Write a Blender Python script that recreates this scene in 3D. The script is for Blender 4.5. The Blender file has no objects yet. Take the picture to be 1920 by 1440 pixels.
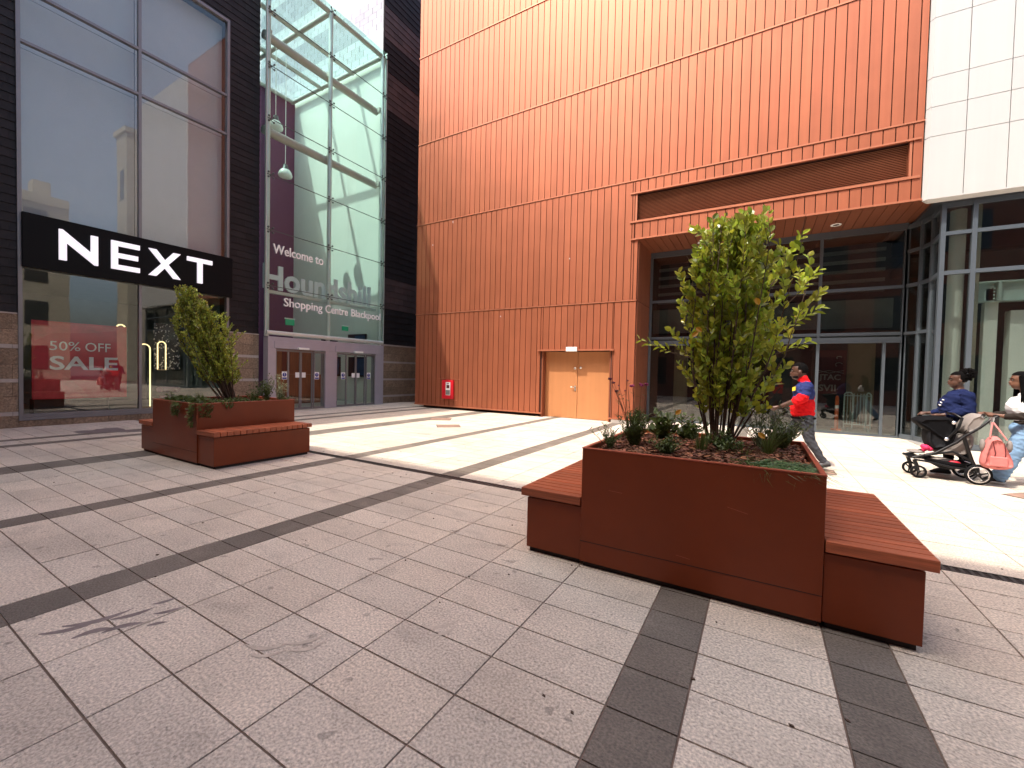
import bpy, bmesh, math, random
from mathutils import Vector, Matrix, Euler
random.seed(7)
PI = math.pi
sc = bpy.context.scene
COL = sc.collection
S = 0.91            # all lengths below are written in survey units (eye 1.65 above paving); S turns them into metres

# ------------------------------------------------------------------ camera
F_PX, PITCH, ROLL, YAW = 792.66, 0.02695, 0.02222, 0.530
cam_d = bpy.data.cameras.new('camera')
cam = bpy.data.objects.new('camera', cam_d); COL.objects.link(cam); sc.camera = cam
cam_d.sensor_width = 36.0; cam_d.lens = 36.0 * F_PX / 1920.0
cam_d.clip_start = 0.05; cam_d.clip_end = 2000
f_ = Vector((-math.sin(YAW)*math.cos(PITCH), math.cos(YAW)*math.cos(PITCH), -math.sin(PITCH)))
r_ = Vector((math.cos(YAW), math.sin(YAW), 0)); u_ = r_.cross(f_)
r2 = r_*math.cos(ROLL) + u_*math.sin(ROLL); u2 = -r_*math.sin(ROLL) + u_*math.cos(ROLL)
M = Matrix((r2, u2, -f_)).transposed().to_4x4(); M.translation = Vector((0, 0, 1.65*S))
cam.matrix_world = M

# ------------------------------------------------------------------ sky, sun, exposure
SUN_DIR = Vector((-0.30, -0.494, 1.0)).normalized()      # towards the sun
elev = math.asin(SUN_DIR.z); az = math.atan2(SUN_DIR.x, SUN_DIR.y)
world = bpy.data.worlds.new('World'); sc.world = world; world.use_nodes = True
wn = world.node_tree; bg = wn.nodes['Background']
sky = wn.nodes.new('ShaderNodeTexSky'); sky.sky_type = 'NISHITA'; sky.sun_disc = False
sky.sun_elevation = elev; sky.sun_rotation = az
sky.air_density = 1.0; sky.dust_density = 5.0; sky.ozone_density = 1.0
wn.links.new(sky.outputs[0], bg.inputs[0]); bg.inputs[1].default_value = 0.15
sun_d = bpy.data.lights.new('sun', 'SUN'); sun_d.energy = 2.0; sun_d.angle = math.radians(0.55); sun_d.color = (1.0, 0.93, 0.83)
sun = bpy.data.objects.new('sun', sun_d); COL.objects.link(sun)
sun.rotation_euler = (-SUN_DIR).to_track_quat('-Z', 'Y').to_euler(); sun.location = (0, 0, 40)
sc.view_settings.view_transform = 'Standard'; sc.view_settings.look = 'None'
sc.view_settings.exposure = 1.45; sc.view_settings.gamma = 1.0
sc.cycles.max_bounces = 10; sc.cycles.transparent_max_bounces = 24; sc.cycles.diffuse_bounces = 5; sc.cycles.glossy_bounces = 4

# ------------------------------------------------------------------ materials
def mat(name, base, rough=0.6, metal=0.0, var=0.0, vscale=3.0, bump=0.0, bscale=40.0, spec=0.5, speck=0.0, sscale=120.0,
        attr=False, stretch=(1, 1, 1), emit=None, trans=0.0, coat=0.0, rvar=0.0, streak=0.0, spots=0.0, blotch=0.0):
    m = bpy.data.materials.new(name); m.use_nodes = True
    nt = m.node_tree; N = nt.nodes; L = nt.links; b = N['Principled BSDF']
    b.inputs['Base Color'].default_value = (*base, 1); b.inputs['Roughness'].default_value = rough
    b.inputs['Metallic'].default_value = metal; b.inputs['Specular IOR Level'].default_value = spec
    if coat: b.inputs['Coat Weight'].default_value = coat; b.inputs['Coat Roughness'].default_value = 0.2
    tc = N.new('ShaderNodeTexCoord'); mp = N.new('ShaderNodeMapping'); mp.inputs['Scale'].default_value = stretch
    L.new(tc.outputs['Object'], mp.inputs[0]); cur = None
    def mul(fac_socket, lo, hi, cur):
        mr = N.new('ShaderNodeMapRange'); mr.inputs['From Min'].default_value = 0.3; mr.inputs['From Max'].default_value = 0.7
        mr.inputs['To Min'].default_value = lo; mr.inputs['To Max'].default_value = hi
        L.new(fac_socket, mr.inputs['Value'])
        mx = N.new('ShaderNodeMix'); mx.data_type = 'RGBA'; mx.blend_type = 'MULTIPLY'; mx.inputs['Factor'].default_value = 1
        if cur is None: mx.inputs['A'].default_value = (*base, 1)
        else: L.new(cur, mx.inputs['A'])
        L.new(mr.outputs[0], mx.inputs['B']); return mx.outputs['Result']
    if var:
        n = N.new('ShaderNodeTexNoise'); n.inputs['Scale'].default_value = vscale; n.inputs['Detail'].default_value = 6; n.inputs['Roughness'].default_value = 0.65
        L.new(mp.outputs[0], n.inputs['Vector']); cur = mul(n.outputs['Fac'], 1-var, 1+var, cur)
        if rvar:
            mr = N.new('ShaderNodeMapRange'); mr.inputs['To Min'].default_value = rough-rvar; mr.inputs['To Max'].default_value = rough+rvar
            L.new(n.outputs['Fac'], mr.inputs['Value']); L.new(mr.outputs[0], b.inputs['Roughness'])
    if speck:
        n = N.new('ShaderNodeTexNoise'); n.inputs['Scale'].default_value = sscale; n.inputs['Detail'].default_value = 2
        L.new(mp.outputs[0], n.inputs['Vector']); cur = mul(n.outputs['Fac'], 1-speck, 1+speck, cur)
    def extra(scale, sc3, detail, f0, f1, lo, hi, cur, w=0.0):
        m3 = N.new('ShaderNodeMapping'); m3.inputs['Scale'].default_value = sc3; m3.inputs['Location'].default_value = (w, w*1.7, w*0.3); L.new(tc.outputs['Object'], m3.inputs[0])
        n = N.new('ShaderNodeTexNoise'); n.inputs['Scale'].default_value = scale; n.inputs['Detail'].default_value = detail; L.new(m3.outputs[0], n.inputs['Vector'])
        mr = N.new('ShaderNodeMapRange'); mr.inputs['From Min'].default_value = f0; mr.inputs['From Max'].default_value = f1
        mr.inputs['To Min'].default_value = lo; mr.inputs['To Max'].default_value = hi; L.new(n.outputs['Fac'], mr.inputs['Value'])
        mx = N.new('ShaderNodeMix'); mx.data_type = 'RGBA'; mx.blend_type = 'MULTIPLY'; mx.inputs['Factor'].default_value = 1
        if cur is None: mx.inputs['A'].default_value = (*base, 1)
        else: L.new(cur, mx.inputs['A'])
        L.new(mr.outputs[0], mx.inputs['B']); return mx.outputs['Result']
    if streak: cur = extra(1.0, (7, 7, 0.22), 5, 0.35, 0.65, 1-streak, 1+streak, cur)
    if blotch: cur = extra(0.8, (1, 2.2, 1), 8, 0.50, 0.68, 1.0, 1-blotch, cur, 3.0); cur = extra(3.4, (1, 1.6, 1), 7, 0.56, 0.66, 1.0, 1-blotch*0.8, cur, 9.0)
    if spots: cur = extra(9.0, (1, 1, 1), 1, 0.735, 0.76, 1.0, 1-spots, cur, 5.0); cur = extra(46.0, (1, 1, 1), 1, 0.70, 0.74, 1.0, 1-spots, cur, 1.0)
    if attr:
        at = N.new('ShaderNodeAttribute'); at.attribute_name = 'tone'
        mx = N.new('ShaderNodeMix'); mx.data_type = 'RGBA'; mx.blend_type = 'MULTIPLY'; mx.inputs['Factor'].default_value = 1
        if cur is None: mx.inputs['A'].default_value = (*base, 1)
        else: L.new(cur, mx.inputs['A'])
        L.new(at.outputs['Color'], mx.inputs['B']); cur = mx.outputs['Result']
    if cur is not None: L.new(cur, b.inputs['Base Color'])
    if bump:
        n = N.new('ShaderNodeTexNoise'); n.inputs['Scale'].default_value = bscale; n.inputs['Detail'].default_value = 4
        L.new(mp.outputs[0], n.inputs['Vector'])
        bp = N.new('ShaderNodeBump'); bp.inputs['Strength'].default_value = bump; bp.inputs['Distance'].default_value = 0.02
        L.new(n.outputs['Fac'], bp.inputs['Height']); L.new(bp.outputs[0], b.inputs['Normal'])
    if emit:
        b.inputs['Emission Color'].default_value = (*emit[0], 1); b.inputs['Emission Strength'].default_value = emit[1]
    if trans:
        t = N.new('ShaderNodeBsdfTranslucent'); mx = N.new('ShaderNodeMixShader'); mx.inputs[0].default_value = trans
        if cur is not None: L.new(cur, t.inputs[0])
        else: t.inputs[0].default_value = (*base, 1)
        L.new(b.outputs[0], mx.inputs[1]); L.new(t.outputs[0], mx.inputs[2]); L.new(mx.outputs[0], N['Material Output'].inputs[0])
    return m

def glass(name, tint, f0=0.05, refl=(1, 1, 1), wav=0.0):
    m = bpy.data.materials.new(name); m.use_nodes = True; nt = m.node_tree; N = nt.nodes; L = nt.links
    N.remove(N['Principled BSDF'])
    t = N.new('ShaderNodeBsdfTransparent'); t.inputs[0].default_value = (*tint, 1)
    g = N.new('ShaderNodeBsdfGlossy'); g.inputs['Roughness'].default_value = 0.0; g.inputs[0].default_value = (*refl, 1)
    ge = N.new('ShaderNodeNewGeometry'); dt = N.new('ShaderNodeVectorMath'); dt.operation = 'DOT_PRODUCT'
    L.new(ge.outputs['Incoming'], dt.inputs[0]); L.new(ge.outputs['Normal'], dt.inputs[1])
    def mth(op, a, b=None):
        n_ = N.new('ShaderNodeMath'); n_.operation = op
        for i_, q_ in enumerate((a, b)):
            if q_ is None: continue
            if isinstance(q_, (int, float)): n_.inputs[i_].default_value = q_
            else: L.new(q_, n_.inputs[i_])
        return n_.outputs[0]
    fac = mth('ADD', mth('MULTIPLY', mth('POWER', mth('SUBTRACT', 1.0, mth('ABSOLUTE', dt.outputs['Value'])), 5.0), 1-f0), f0)   # Schlick, the same from both sides
    if wav:
        n = N.new('ShaderNodeTexNoise'); n.inputs['Scale'].default_value = 0.7
        tc = N.new('ShaderNodeTexCoord'); L.new(tc.outputs['Object'], n.inputs['Vector'])
        bp = N.new('ShaderNodeBump'); bp.inputs['Strength'].default_value = wav; bp.inputs['Distance'].default_value = 0.02
        L.new(n.outputs['Fac'], bp.inputs['Height']); L.new(bp.outputs[0], g.inputs['Normal'])
    mx = N.new('ShaderNodeMixShader'); L.new(fac, mx.inputs[0]); L.new(t.outputs[0], mx.inputs[1]); L.new(g.outputs[0], mx.inputs[2])
    L.new(mx.outputs[0], N['Material Output'].inputs[0]); return m

def wood(name, base, scale=(1.2, 30, 30)):
    return mat(name, base, 0.5, var=0.35, vscale=2.2, stretch=scale, bump=0.12, bscale=6, attr=True)

MT = dict(
 paver=mat('paver', (0.58, 0.505, 0.418), 0.85, var=0.10, vscale=1.1, speck=0.34, sscale=75, bump=0.45, bscale=95, attr=True, spots=0.35, blotch=0.15),
 paver_dark=mat('paver_dark', (0.150, 0.127, 0.104), 0.8, var=0.16, vscale=1.5, speck=0.3, sscale=75, bump=0.45, bscale=95, attr=True, blotch=-0.25),
 grout=mat('grout', (0.17, 0.12, 0.095), 0.95, var=0.3, vscale=9),
 asphalt=mat('asphalt', (0.10, 0.09, 0.085), 0.9, var=0.2),
 stain=mat('stain', (0.17, 0.14, 0.135), 0.75, var=0.25, vscale=8),
 tread=mat('tread', (0.20, 0.165, 0.155), 0.8, var=0.3, vscale=12),
 iron=mat('iron', (0.07, 0.065, 0.06), 0.55, metal=0.6, var=0.2, bump=0.3, bscale=60),
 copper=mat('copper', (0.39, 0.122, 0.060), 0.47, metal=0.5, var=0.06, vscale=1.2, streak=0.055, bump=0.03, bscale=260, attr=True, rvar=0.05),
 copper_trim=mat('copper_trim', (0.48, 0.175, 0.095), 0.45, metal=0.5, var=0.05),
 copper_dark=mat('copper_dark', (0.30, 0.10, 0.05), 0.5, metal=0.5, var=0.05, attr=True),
 gap=mat('gap', (0.05, 0.015, 0.01), 0.8),
 louvre=mat('louvre', (0.40, 0.16, 0.085), 0.5, metal=0.4, var=0.1),
 door_ochre=mat('door_ochre', (0.48, 0.205, 0.082), 0.45, var=0.05, vscale=1.5, streak=0.04),
 steel=mat('steel', (0.62, 0.60, 0.56), 0.3, metal=0.9),
 white_plastic=mat('white_plastic', (0.82, 0.82, 0.78), 0.4),
 red_box=mat('red_box', (0.62, 0.012, 0.025), 0.35),
 white_panel=mat('white_panel', (0.50, 0.498, 0.485), 0.42, var=0.02, vscale=0.6, streak=0.02, attr=True),
 panel_gap=mat('panel_gap', (0.25, 0.25, 0.26), 0.7),
 slate=mat('slate', (0.017, 0.0135, 0.014), 0.5, spec=0.22, var=0.25, vscale=2.5, bump=0.25, bscale=25, attr=True, stretch=(1, 1, 2.2)),
 tile_light_sunlit=mat('tile_light_sunlit', (0.50, 0.485, 0.52), 0.4, var=0.04, attr=True),  # both tile tones have the sun's brightness put into their base colour
 tile_mid_sunlit=mat('tile_mid_sunlit', (0.34, 0.325, 0.375), 0.4, var=0.06, attr=True),
 stone=mat('stone', (0.255, 0.185, 0.125), 0.9, var=0.22, vscale=2.5, speck=0.28, sscale=28, bump=0.9, bscale=26, attr=True),
 stone_band=mat('stone_band', (0.42, 0.37, 0.33), 0.85, var=0.12, vscale=5),
 frame_grey=mat('frame_grey', (0.21, 0.205, 0.215), 0.42, metal=0.4, var=0.06),
 frame_dark=mat('frame_dark', (0.045, 0.05, 0.06), 0.4, metal=0.3, var=0.05),
 frame_blue=mat('frame_blue', (0.095, 0.115, 0.135), 0.4, metal=0.3, var=0.05),
 frame_lilac=mat('frame_lilac', (0.40, 0.385, 0.44), 0.4, metal=0.25, var=0.04),
 tube=mat('tube', (0.60, 0.64, 0.60), 0.35, metal=0.3, var=0.03),
 beam=mat('beam', (0.50, 0.48, 0.44), 0.42, metal=0.25, var=0.04),
 clip=mat('clip', (0.10, 0.11, 0.105), 0.4, metal=0.6),
 sign_black=mat('sign_black', (0.004, 0.004, 0.005), 0.45, spec=0.12),
 letter=mat('letter', (0.86, 0.84, 0.88), 0.4, emit=((0.9, 0.86, 0.95), 0.28)),
 letter_plain=mat('letter_plain', (0.92, 0.91, 0.89), 0.4),
 letter_pale=mat('letter_pale', (0.66, 0.70, 0.70), 0.4),
 purple=mat('purple', (0.13, 0.035, 0.095), 0.7, var=0.05),
 white_wall=mat('white_wall', (0.74, 0.75, 0.70), 0.8, var=0.03, vscale=1),
 inner_grey=mat('inner_grey', (0.20, 0.21, 0.20), 0.8, var=0.1),
 inner_dark=mat('inner_dark', (0.035, 0.037, 0.038), 0.8, var=0.2),
 inner_tan=mat('inner_tan', (0.25, 0.19, 0.12), 0.8, var=0.08),
 inner_floor=mat('inner_floor', (0.38, 0.36, 0.34), 0.3, var=0.08),
 spandrel=mat('spandrel', (0.60, 0.60, 0.585), 0.6, var=0.03),
 teal=mat('teal', (0.12, 0.20, 0.21), 0.7, var=0.15, vscale=4, stretch=(1, 12, 0.4)),
 poster_red=mat('poster_red', (0.62, 0.02, 0.045), 0.45, var=0.2, vscale=1.5),
 poster_dark_red=mat('poster_dark_red', (0.10, 0.006, 0.010), 0.5, var=0.1),
 poster_face=mat('poster_face', (0.62, 0.06, 0.07), 0.5, var=0.3, vscale=3),
 poster_black=mat('poster_black', (0.012, 0.014, 0.024), 0.3, var=0.4, vscale=4),
 poster_blue=mat('poster_blue', (0.03, 0.07, 0.16), 0.4, var=0.4, vscale=5),
 banner_letter=mat('banner_letter', (0.34, 0.27, 0.25), 0.6),
 neon=mat('neon', (0.9, 0.7, 0.35), 0.4, emit=((1.0, 0.74, 0.36), 1.0)),
 spot_glow=mat('spot_glow', (0.9, 0.9, 0.85), 0.4, emit=((1.0, 0.95, 0.85), 3.0)),
 neon_base=mat('neon_base', (0.55, 0.42, 0.25), 0.35, metal=0.7),
 lamp_glass=mat('lamp_glass', (0.82, 0.84, 0.80), 0.15),
 downlight=mat('downlight', (0.85, 0.85, 0.82), 0.4),
 exit_green=mat('exit_green', (0.0, 0.22, 0.11), 0.4, emit=((0.0, 0.45, 0.22), 0.08)),
 blue_sign=mat('blue_sign', (0.02, 0.03, 0.28), 0.4),
 white_sign=mat('white_sign', (0.82, 0.82, 0.82), 0.5),
 wood_panel=wood('wood_panel', (0.25, 0.07, 0.03), (14, 14, 0.8)),
 planter=mat('planter', (0.175, 0.035, 0.0105), 0.38, metal=0.0, var=0.10, vscale=1.6, bump=0.02, bscale=300, spec=0.26, rvar=0.08),
 planter_edge=mat('planter_edge', (0.36, 0.085, 0.045), 0.4, var=0.05),
 recess=mat('recess', (0.02, 0.012, 0.01), 0.8),
 slat=wood('slat', (0.36, 0.092, 0.036)),
 soil=mat('soil', (0.035, 0.02, 0.013), 0.95, var=0.4, vscale=20, bump=0.8, bscale=40),
 chip=mat('chip', (0.165, 0.072, 0.038), 0.85, attr=True, var=0.3, vscale=14),
 leaf=mat('leaf', (0.31, 0.375, 0.048), 0.26, attr=True, trans=0.52, spec=0.6),
 leaf_small=mat('leaf_small', (0.30, 0.36, 0.055), 0.34, attr=True, trans=0.3, spec=0.55),
 leaf_ground=mat('leaf_ground', (0.085, 0.125, 0.036), 0.45, attr=True, trans=0.25),
 leaf_silver=mat('leaf_silver', (0.33, 0.36, 0.28), 0.6, attr=True, trans=0.2),
 leaf_yellow=mat('leaf_yellow', (0.50, 0.26, 0.02), 0.4, trans=0.4),
 bark=mat('bark', (0.075, 0.045, 0.028), 0.8, var=0.3, vscale=12, bump=0.5),
 stem_green=mat('stem_green', (0.10, 0.12, 0.04), 0.6),
 stem_brown=mat('stem_brown', (0.15, 0.06, 0.035), 0.6),
 flower=mat('flower', (0.45, 0.06, 0.22), 0.6, trans=0.3),
 flower_dark=mat('flower_dark', (0.13, 0.02, 0.06), 0.7),
 skin=mat('skin', (0.075, 0.032, 0.019), 0.45, var=0.08, vscale=12),
 skin_mid=mat('skin_mid', (0.15, 0.068, 0.040), 0.45, var=0.08, vscale=12),
 lip=mat('lip', (0.14, 0.045, 0.04), 0.4),
 eye_white=mat('eye_white', (0.25, 0.22, 0.20), 0.3),
 hair=mat('hair', (0.003, 0.0025, 0.0025), 0.75, spec=0.08, bump=0.9, bscale=90),
 shirt_red=mat('shirt_red', (0.66, 0.012, 0.016), 0.75, spec=0.08, bump=0.35, bscale=9, var=0.05),
 shirt_navy=mat('shirt_navy', (0.026, 0.036, 0.13), 0.8, spec=0.08, bump=0.35, bscale=9, var=0.06),
 sweat_navy=mat('sweat_navy', (0.011, 0.017, 0.060), 0.85, spec=0.08, bump=0.5, bscale=9, var=0.08),
 trouser_grey=mat('trouser_grey', (0.058, 0.060, 0.070), 0.8, spec=0.08, bump=0.5, bscale=8, var=0.12, stretch=(1, 1, 1.5)),
 cloth_black=mat('cloth_black', (0.005, 0.005, 0.006), 0.8, spec=0.08, bump=0.4, bscale=10),
 cardigan=mat('cardigan', (0.030, 0.024, 0.021), 0.9, spec=0.08, bump=0.5, bscale=14, var=0.1),
 cloth_white=mat('cloth_white', (0.80, 0.79, 0.79), 0.7, spec=0.08, bump=0.3, bscale=9),
 denim=mat('denim', (0.19, 0.31, 0.47), 0.8, spec=0.08, bump=0.6, bscale=7, var=0.16, vscale=5, stretch=(1, 1, 0.5)),
 badge=mat('badge', (0.80, 0.62, 0.05), 0.5),
 shoe_black=mat('shoe_black', (0.018, 0.018, 0.02), 0.5, spec=0.08),
 shoe_grey=mat('shoe_grey', (0.09, 0.09, 0.095), 0.6),
 sole=mat('sole', (0.75, 0.75, 0.74), 0.5),
 rubber=mat('rubber', (0.009, 0.009, 0.010), 0.7, spec=0.08),
 pram_metal=mat('pram_metal', (0.008, 0.008, 0.009), 0.35, metal=0.4),
 pram_dark=mat('pram_dark', (0.015, 0.0155, 0.018), 0.8, spec=0.08, bump=0.4, bscale=10),
 pram_grey=mat('pram_grey', (0.24, 0.215, 0.20), 0.8, spec=0.08, bump=0.5, bscale=9, var=0.1),
 chrome=mat('chrome', (0.75, 0.75, 0.76), 0.2, metal=0.9),
 pink=mat('pink', (0.60, 0.20, 0.185), 0.75, spec=0.08, bump=0.6, bscale=8, var=0.1),
 hot_pink=mat('hot_pink', (0.80, 0.03, 0.12), 0.8, bump=0.5, bscale=10),
 orange_post=mat('orange_post', (0.70, 0.13, 0.03), 0.5),
 barrier=mat('barrier', (0.55, 0.66, 0.62), 0.4, metal=0.3),
 cream_stone=mat('cream_stone', (0.46, 0.42, 0.33), 0.85, var=0.1, vscale=1),
 brick=mat('brick', (0.20, 0.085, 0.06), 0.85, var=0.2, vscale=3),
 roof_slate=mat('roof_slate', (0.10, 0.10, 0.11), 0.7, var=0.1),
 window_dark=mat('window_dark', (0.02, 0.025, 0.03), 0.1),
)
MT['glass_shop'] = glass('glass_shop', (0.88, 0.90, 0.88), 0.06, wav=0.06)
MT['glass_blind'] = glass('glass_blind', (0.86, 0.89, 0.90), 0.065, (0.98, 0.96, 0.90), wav=0.04)
MT['glass_green'] = glass('glass_green', (0.88, 0.955, 0.945), 0.03)
MT['glass_roof'] = glass('glass_roof', (0.80, 0.94, 0.91), 0.04)
MT['glass_door'] = glass('glass_door', (0.90, 0.93, 0.91), 0.035)
MT['glass_dark'] = glass('glass_dark', (0.70, 0.74, 0.725), 0.07, wav=0.02)

# ------------------------------------------------------------------ builders
def children_loc(o):
    l = Vector((0, 0, 0))
    while o is not None: l += o.location; o = o.parent
    return l

def tag(o, label=None, cat=None, group=None, kind=None):
    if label: o['label'] = label
    if cat: o['category'] = cat
    if group: o['group'] = group
    if kind: o['kind'] = kind
    return o

def thing(name, label, cat, loc=(0, 0, 0), group=None):
    o = bpy.data.objects.new(name, None); COL.objects.link(o); o.empty_display_size = 0.1
    o.location = Vector(loc)*S; return tag(o, label, cat, group)

class MB:
    def __init__(s): s.v = []; s.f = []; s.m = []; s.t = []; s.sm = []
    def add(s, vs, fs, mi=0, tone=1.0, smooth=False):
        o = len(s.v); s.v += [tuple(v) for v in vs]
        for f in fs: s.f.append([i+o for i in f]); s.m.append(mi); s.t.append(tone); s.sm.append(smooth)
        return s
    def quad(s, a, b, c, d, mi=0, tone=1.0): return s.add([a, b, c, d], [(0, 1, 2, 3)], mi, tone)
    def box(s, x0, x1, y0, y1, z0, z1, mi=0, tone=1.0):
        v = [(x, y, z) for z in (z0, z1) for y in (y0, y1) for x in (x0, x1)]
        return s.add(v, [(0, 2, 3, 1), (4, 5, 7, 6), (0, 1, 5, 4), (2, 6, 7, 3), (0, 4, 6, 2), (1, 3, 7, 5)], mi, tone)
    def obox(s, c, ax, ay, az, mi=0, tone=1.0):   # oriented box: centre and three half-axis vectors
        c = Vector(c); ax, ay, az = Vector(ax), Vector(ay), Vector(az)
        v = [c + i*ax + j*ay + k*az for k in (-1, 1) for j in (-1, 1) for i in (-1, 1)]
        return s.add(v, [(0, 2, 3, 1), (4, 5, 7, 6), (0, 1, 5, 4), (2, 6, 7, 3), (0, 4, 6, 2), (1, 3, 7, 5)], mi, tone)
    def tube(s, pts, r, n=10, mi=0, tone=1.0, cap=True, smooth=True, flat=1.0):
        pts = [Vector(p) for p in pts]; rs = r if isinstance(r, (list, tuple)) else [r]*len(pts)
        o = len(s.v); prev = None; rings = []
        for i, p in enumerate(pts):
            d = (pts[min(i+1, len(pts)-1)] - pts[max(i-1, 0)])
            if d.length < 1e-9: d = Vector((0, 0, 1))
            d.normalize()
            if prev is None: a = d.orthogonal().normalized()
            else:
                a = prev - d*prev.dot(d)
                a = a.normalized() if a.length > 1e-6 else d.orthogonal().normalized()
            prev = a; b = d.cross(a)
            rings.append([p + (a*math.cos(2*PI*k/n) + b*math.sin(2*PI*k/n)*flat)*rs[i] for k in range(n)])
        vs = [v for ring in rings for v in ring]; fs = []
        for i in range(len(pts)-1):
            for k in range(n): fs.append((i*n+k, i*n+(k+1) % n, (i+1)*n+(k+1) % n, (i+1)*n+k))
        s.add(vs, fs, mi, tone, smooth)
        if cap:
            s.add(rings[0], [tuple(reversed(range(n)))], mi, tone); s.add(rings[-1], [tuple(range(n))], mi, tone)
        return s
    def lathe(s, prof, c=(0, 0, 0), n=20, mi=0, axis='z', smooth=True):
        vs = []; fs = []
        for r, h in prof:
            for k in range(n):
                a = 2*PI*k/n; x, y, z = r*math.cos(a), r*math.sin(a), h
                if axis == 'y': x, y, z = x, z, y
                if axis == 'x': x, y, z = z, x, y
                vs.append((c[0]+x, c[1]+y, c[2]+z))
        for i in range(len(prof)-1):
            for k in range(n): fs.append((i*n+k, i*n+(k+1) % n, (i+1)*n+(k+1) % n, (i+1)*n+k))
        return s.add(vs, fs, mi, 1.0, smooth)
    def ball(s, c, r, n=12, mi=0, tone=1.0):
        if not isinstance(r, (tuple, list)): r = (r, r, r)
        vs = []; fs = []; m = n//2
        for i in range(m+1):
            t = PI*i/m
            for k in range(n):
                a = 2*PI*k/n; vs.append((c[0]+r[0]*math.sin(t)*math.cos(a), c[1]+r[1]*math.sin(t)*math.sin(a), c[2]+r[2]*math.cos(t)))
        for i in range(m):
            for k in range(n): fs.append((i*n+k, (i+1)*n+k, (i+1)*n+(k+1) % n, i*n+(k+1) % n))
        return s.add(vs, fs, mi, tone, True)
    def prism(s, poly, fn, d, mi=0):              # poly of 2-D points, fn(a,b,h) -> 3-D, thickness h from 0 to d
        n = len(poly)
        vs = [fn(a, b, 0) for a, b in poly] + [fn(a, b, d) for a, b in poly]
        fs = [tuple(range(n)), tuple(reversed(range(n, 2*n)))] + [(i, (i+1) % n, n+(i+1) % n, n+i) for i in range(n)]
        return s.add(vs, fs, mi)
    def leaf(s, p, d, nrm, L, W, mi=0, tone=1.0, curl=0.15):
        p = Vector(p); d = Vector(d).normalized(); sd = d.cross(Vector(nrm))
        if sd.length < 1e-4: sd = d.orthogonal()
        sd.normalize(); up = sd.cross(d)
        c = up*(-curl*L)
        m1 = p + d*L*0.35 - up*W*0.12; m2 = p + d*L*0.72 - up*W*0.10 + c*0.5; t = p + d*L + c
        vs = [p, m1 + sd*W*0.46 + up*W*0.2, m2 + sd*W*0.42 + up*W*0.2, t, m2 - sd*W*0.42 + up*W*0.2, m1 - sd*W*0.46 + up*W*0.2, m1, m2]
        return s.add(vs, [(0, 1, 6), (0, 6, 5), (1, 2, 7, 6), (6, 7, 4, 5), (2, 3, 7), (7, 3, 4)], mi, tone)
    def blade(s, p, d, bend, L, W, mi=0, tone=1.0, n=4):
        p = Vector(p); d = Vector(d).normalized(); q = Vector(bend); vs = []
        sd = d.cross(q); sd = sd.normalized() if sd.length > 1e-4 else d.orthogonal().normalized()
        for i in range(n+1):
            t = i/n; c = p + d*L*t + q*L*t*t; w = W*(1-t)**0.7 if i < n else 0.0005
            vs += [c - sd*w*0.5, c + sd*w*0.5]
        return s.add(vs, [(2*i, 2*i+1, 2*i+3, 2*i+2) for i in range(n)], mi, tone)
    def build(s, name, mats, parent=None, bevel=0.0):
        if not isinstance(mats, (list, tuple)): mats = [mats]
        off = children_loc(parent)
        me = bpy.data.meshes.new(name)
        me.from_pydata([(v[0]*S-off.x, v[1]*S-off.y, v[2]*S-off.z) for v in s.v], [], s.f)
        for m in mats: me.materials.append(MT[m] if isinstance(m, str) else m)
        me.polygons.foreach_set('material_index', s.m)
        me.polygons.foreach_set('use_smooth', s.sm)
        at = me.attributes.new('tone', 'FLOAT_COLOR', 'FACE')
        buf = []
        for t in s.t:
            buf += ([t, t, t, 1.0] if not isinstance(t, tuple) else [*t, 1.0])
        at.data.foreach_set('color', buf); me.update()
        o = bpy.data.objects.new(name, me); COL.objects.link(o)
        if parent: o.parent = parent
        if bevel:
            b = o.modifiers.new('bevel', 'BEVEL'); b.width = bevel*S; b.segments = 2; b.limit_method = 'ANGLE'
        return o

def struct(name, mb, mats):
    return tag(mb.build(name, mats), kind='structure')

def copy_tree(o, parent=None):
    c = o.copy(); COL.objects.link(c)
    if parent: c.parent = parent
    for ch in list(o.children): copy_tree(ch, c)
    return c

def text_mb(s, height, depth, fn, width=None, mirror=False, bold=0.0, mi=0):
    cu = bpy.data.curves.new('t', 'FONT'); cu.body = s; cu.size = 1.0; cu.extrude = 0.0; cu.resolution_u = 3; cu.offset = bold
    ob = bpy.data.objects.new('t', cu); COL.objects.link(ob)
    dg = bpy.context.evaluated_depsgraph_get(); me = bpy.data.meshes.new_from_object(ob.evaluated_get(dg))
    bpy.data.objects.remove(ob); bpy.data.curves.remove(cu)
    xs = [v.co.x for v in me.vertices]; ys = [v.co.y for v in me.vertices]
    x0, x1, y0, y1 = min(xs), max(xs), min(ys), max(ys)
    k = height/(y1-y0); kx = (width/(x1-x0)) if width else k
    P = [((v.co.x-x0)*kx, (v.co.y-y0)*k) for v in me.vertices]
    if mirror: w = (x1-x0)*kx; P = [(w-a, b) for a, b in P]
    fs = [tuple(p.vertices) for p in me.polygons]
    es = {}
    for f in fs:
        for i in range(len(f)):
            a, b = f[i], f[(i+1) % len(f)]; e = (min(a, b), max(a, b)); es.setdefault(e, []).append((a, b))
    n = len(P); vs = [fn(a, b, 0) for a, b in P] + [fn(a, b, depth) for a, b in P]
    out = [tuple(reversed(f)) for f in fs] + [tuple(i+n for i in f) for f in fs]
    for e, l in es.items():
        if len(l) == 1: a, b = l[0]; out.append((a, b, b+n, a+n))
    mb = MB(); mb.add(vs, out, mi); bpy.data.meshes.remove(me); return mb

rnd = random.uniform

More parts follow.
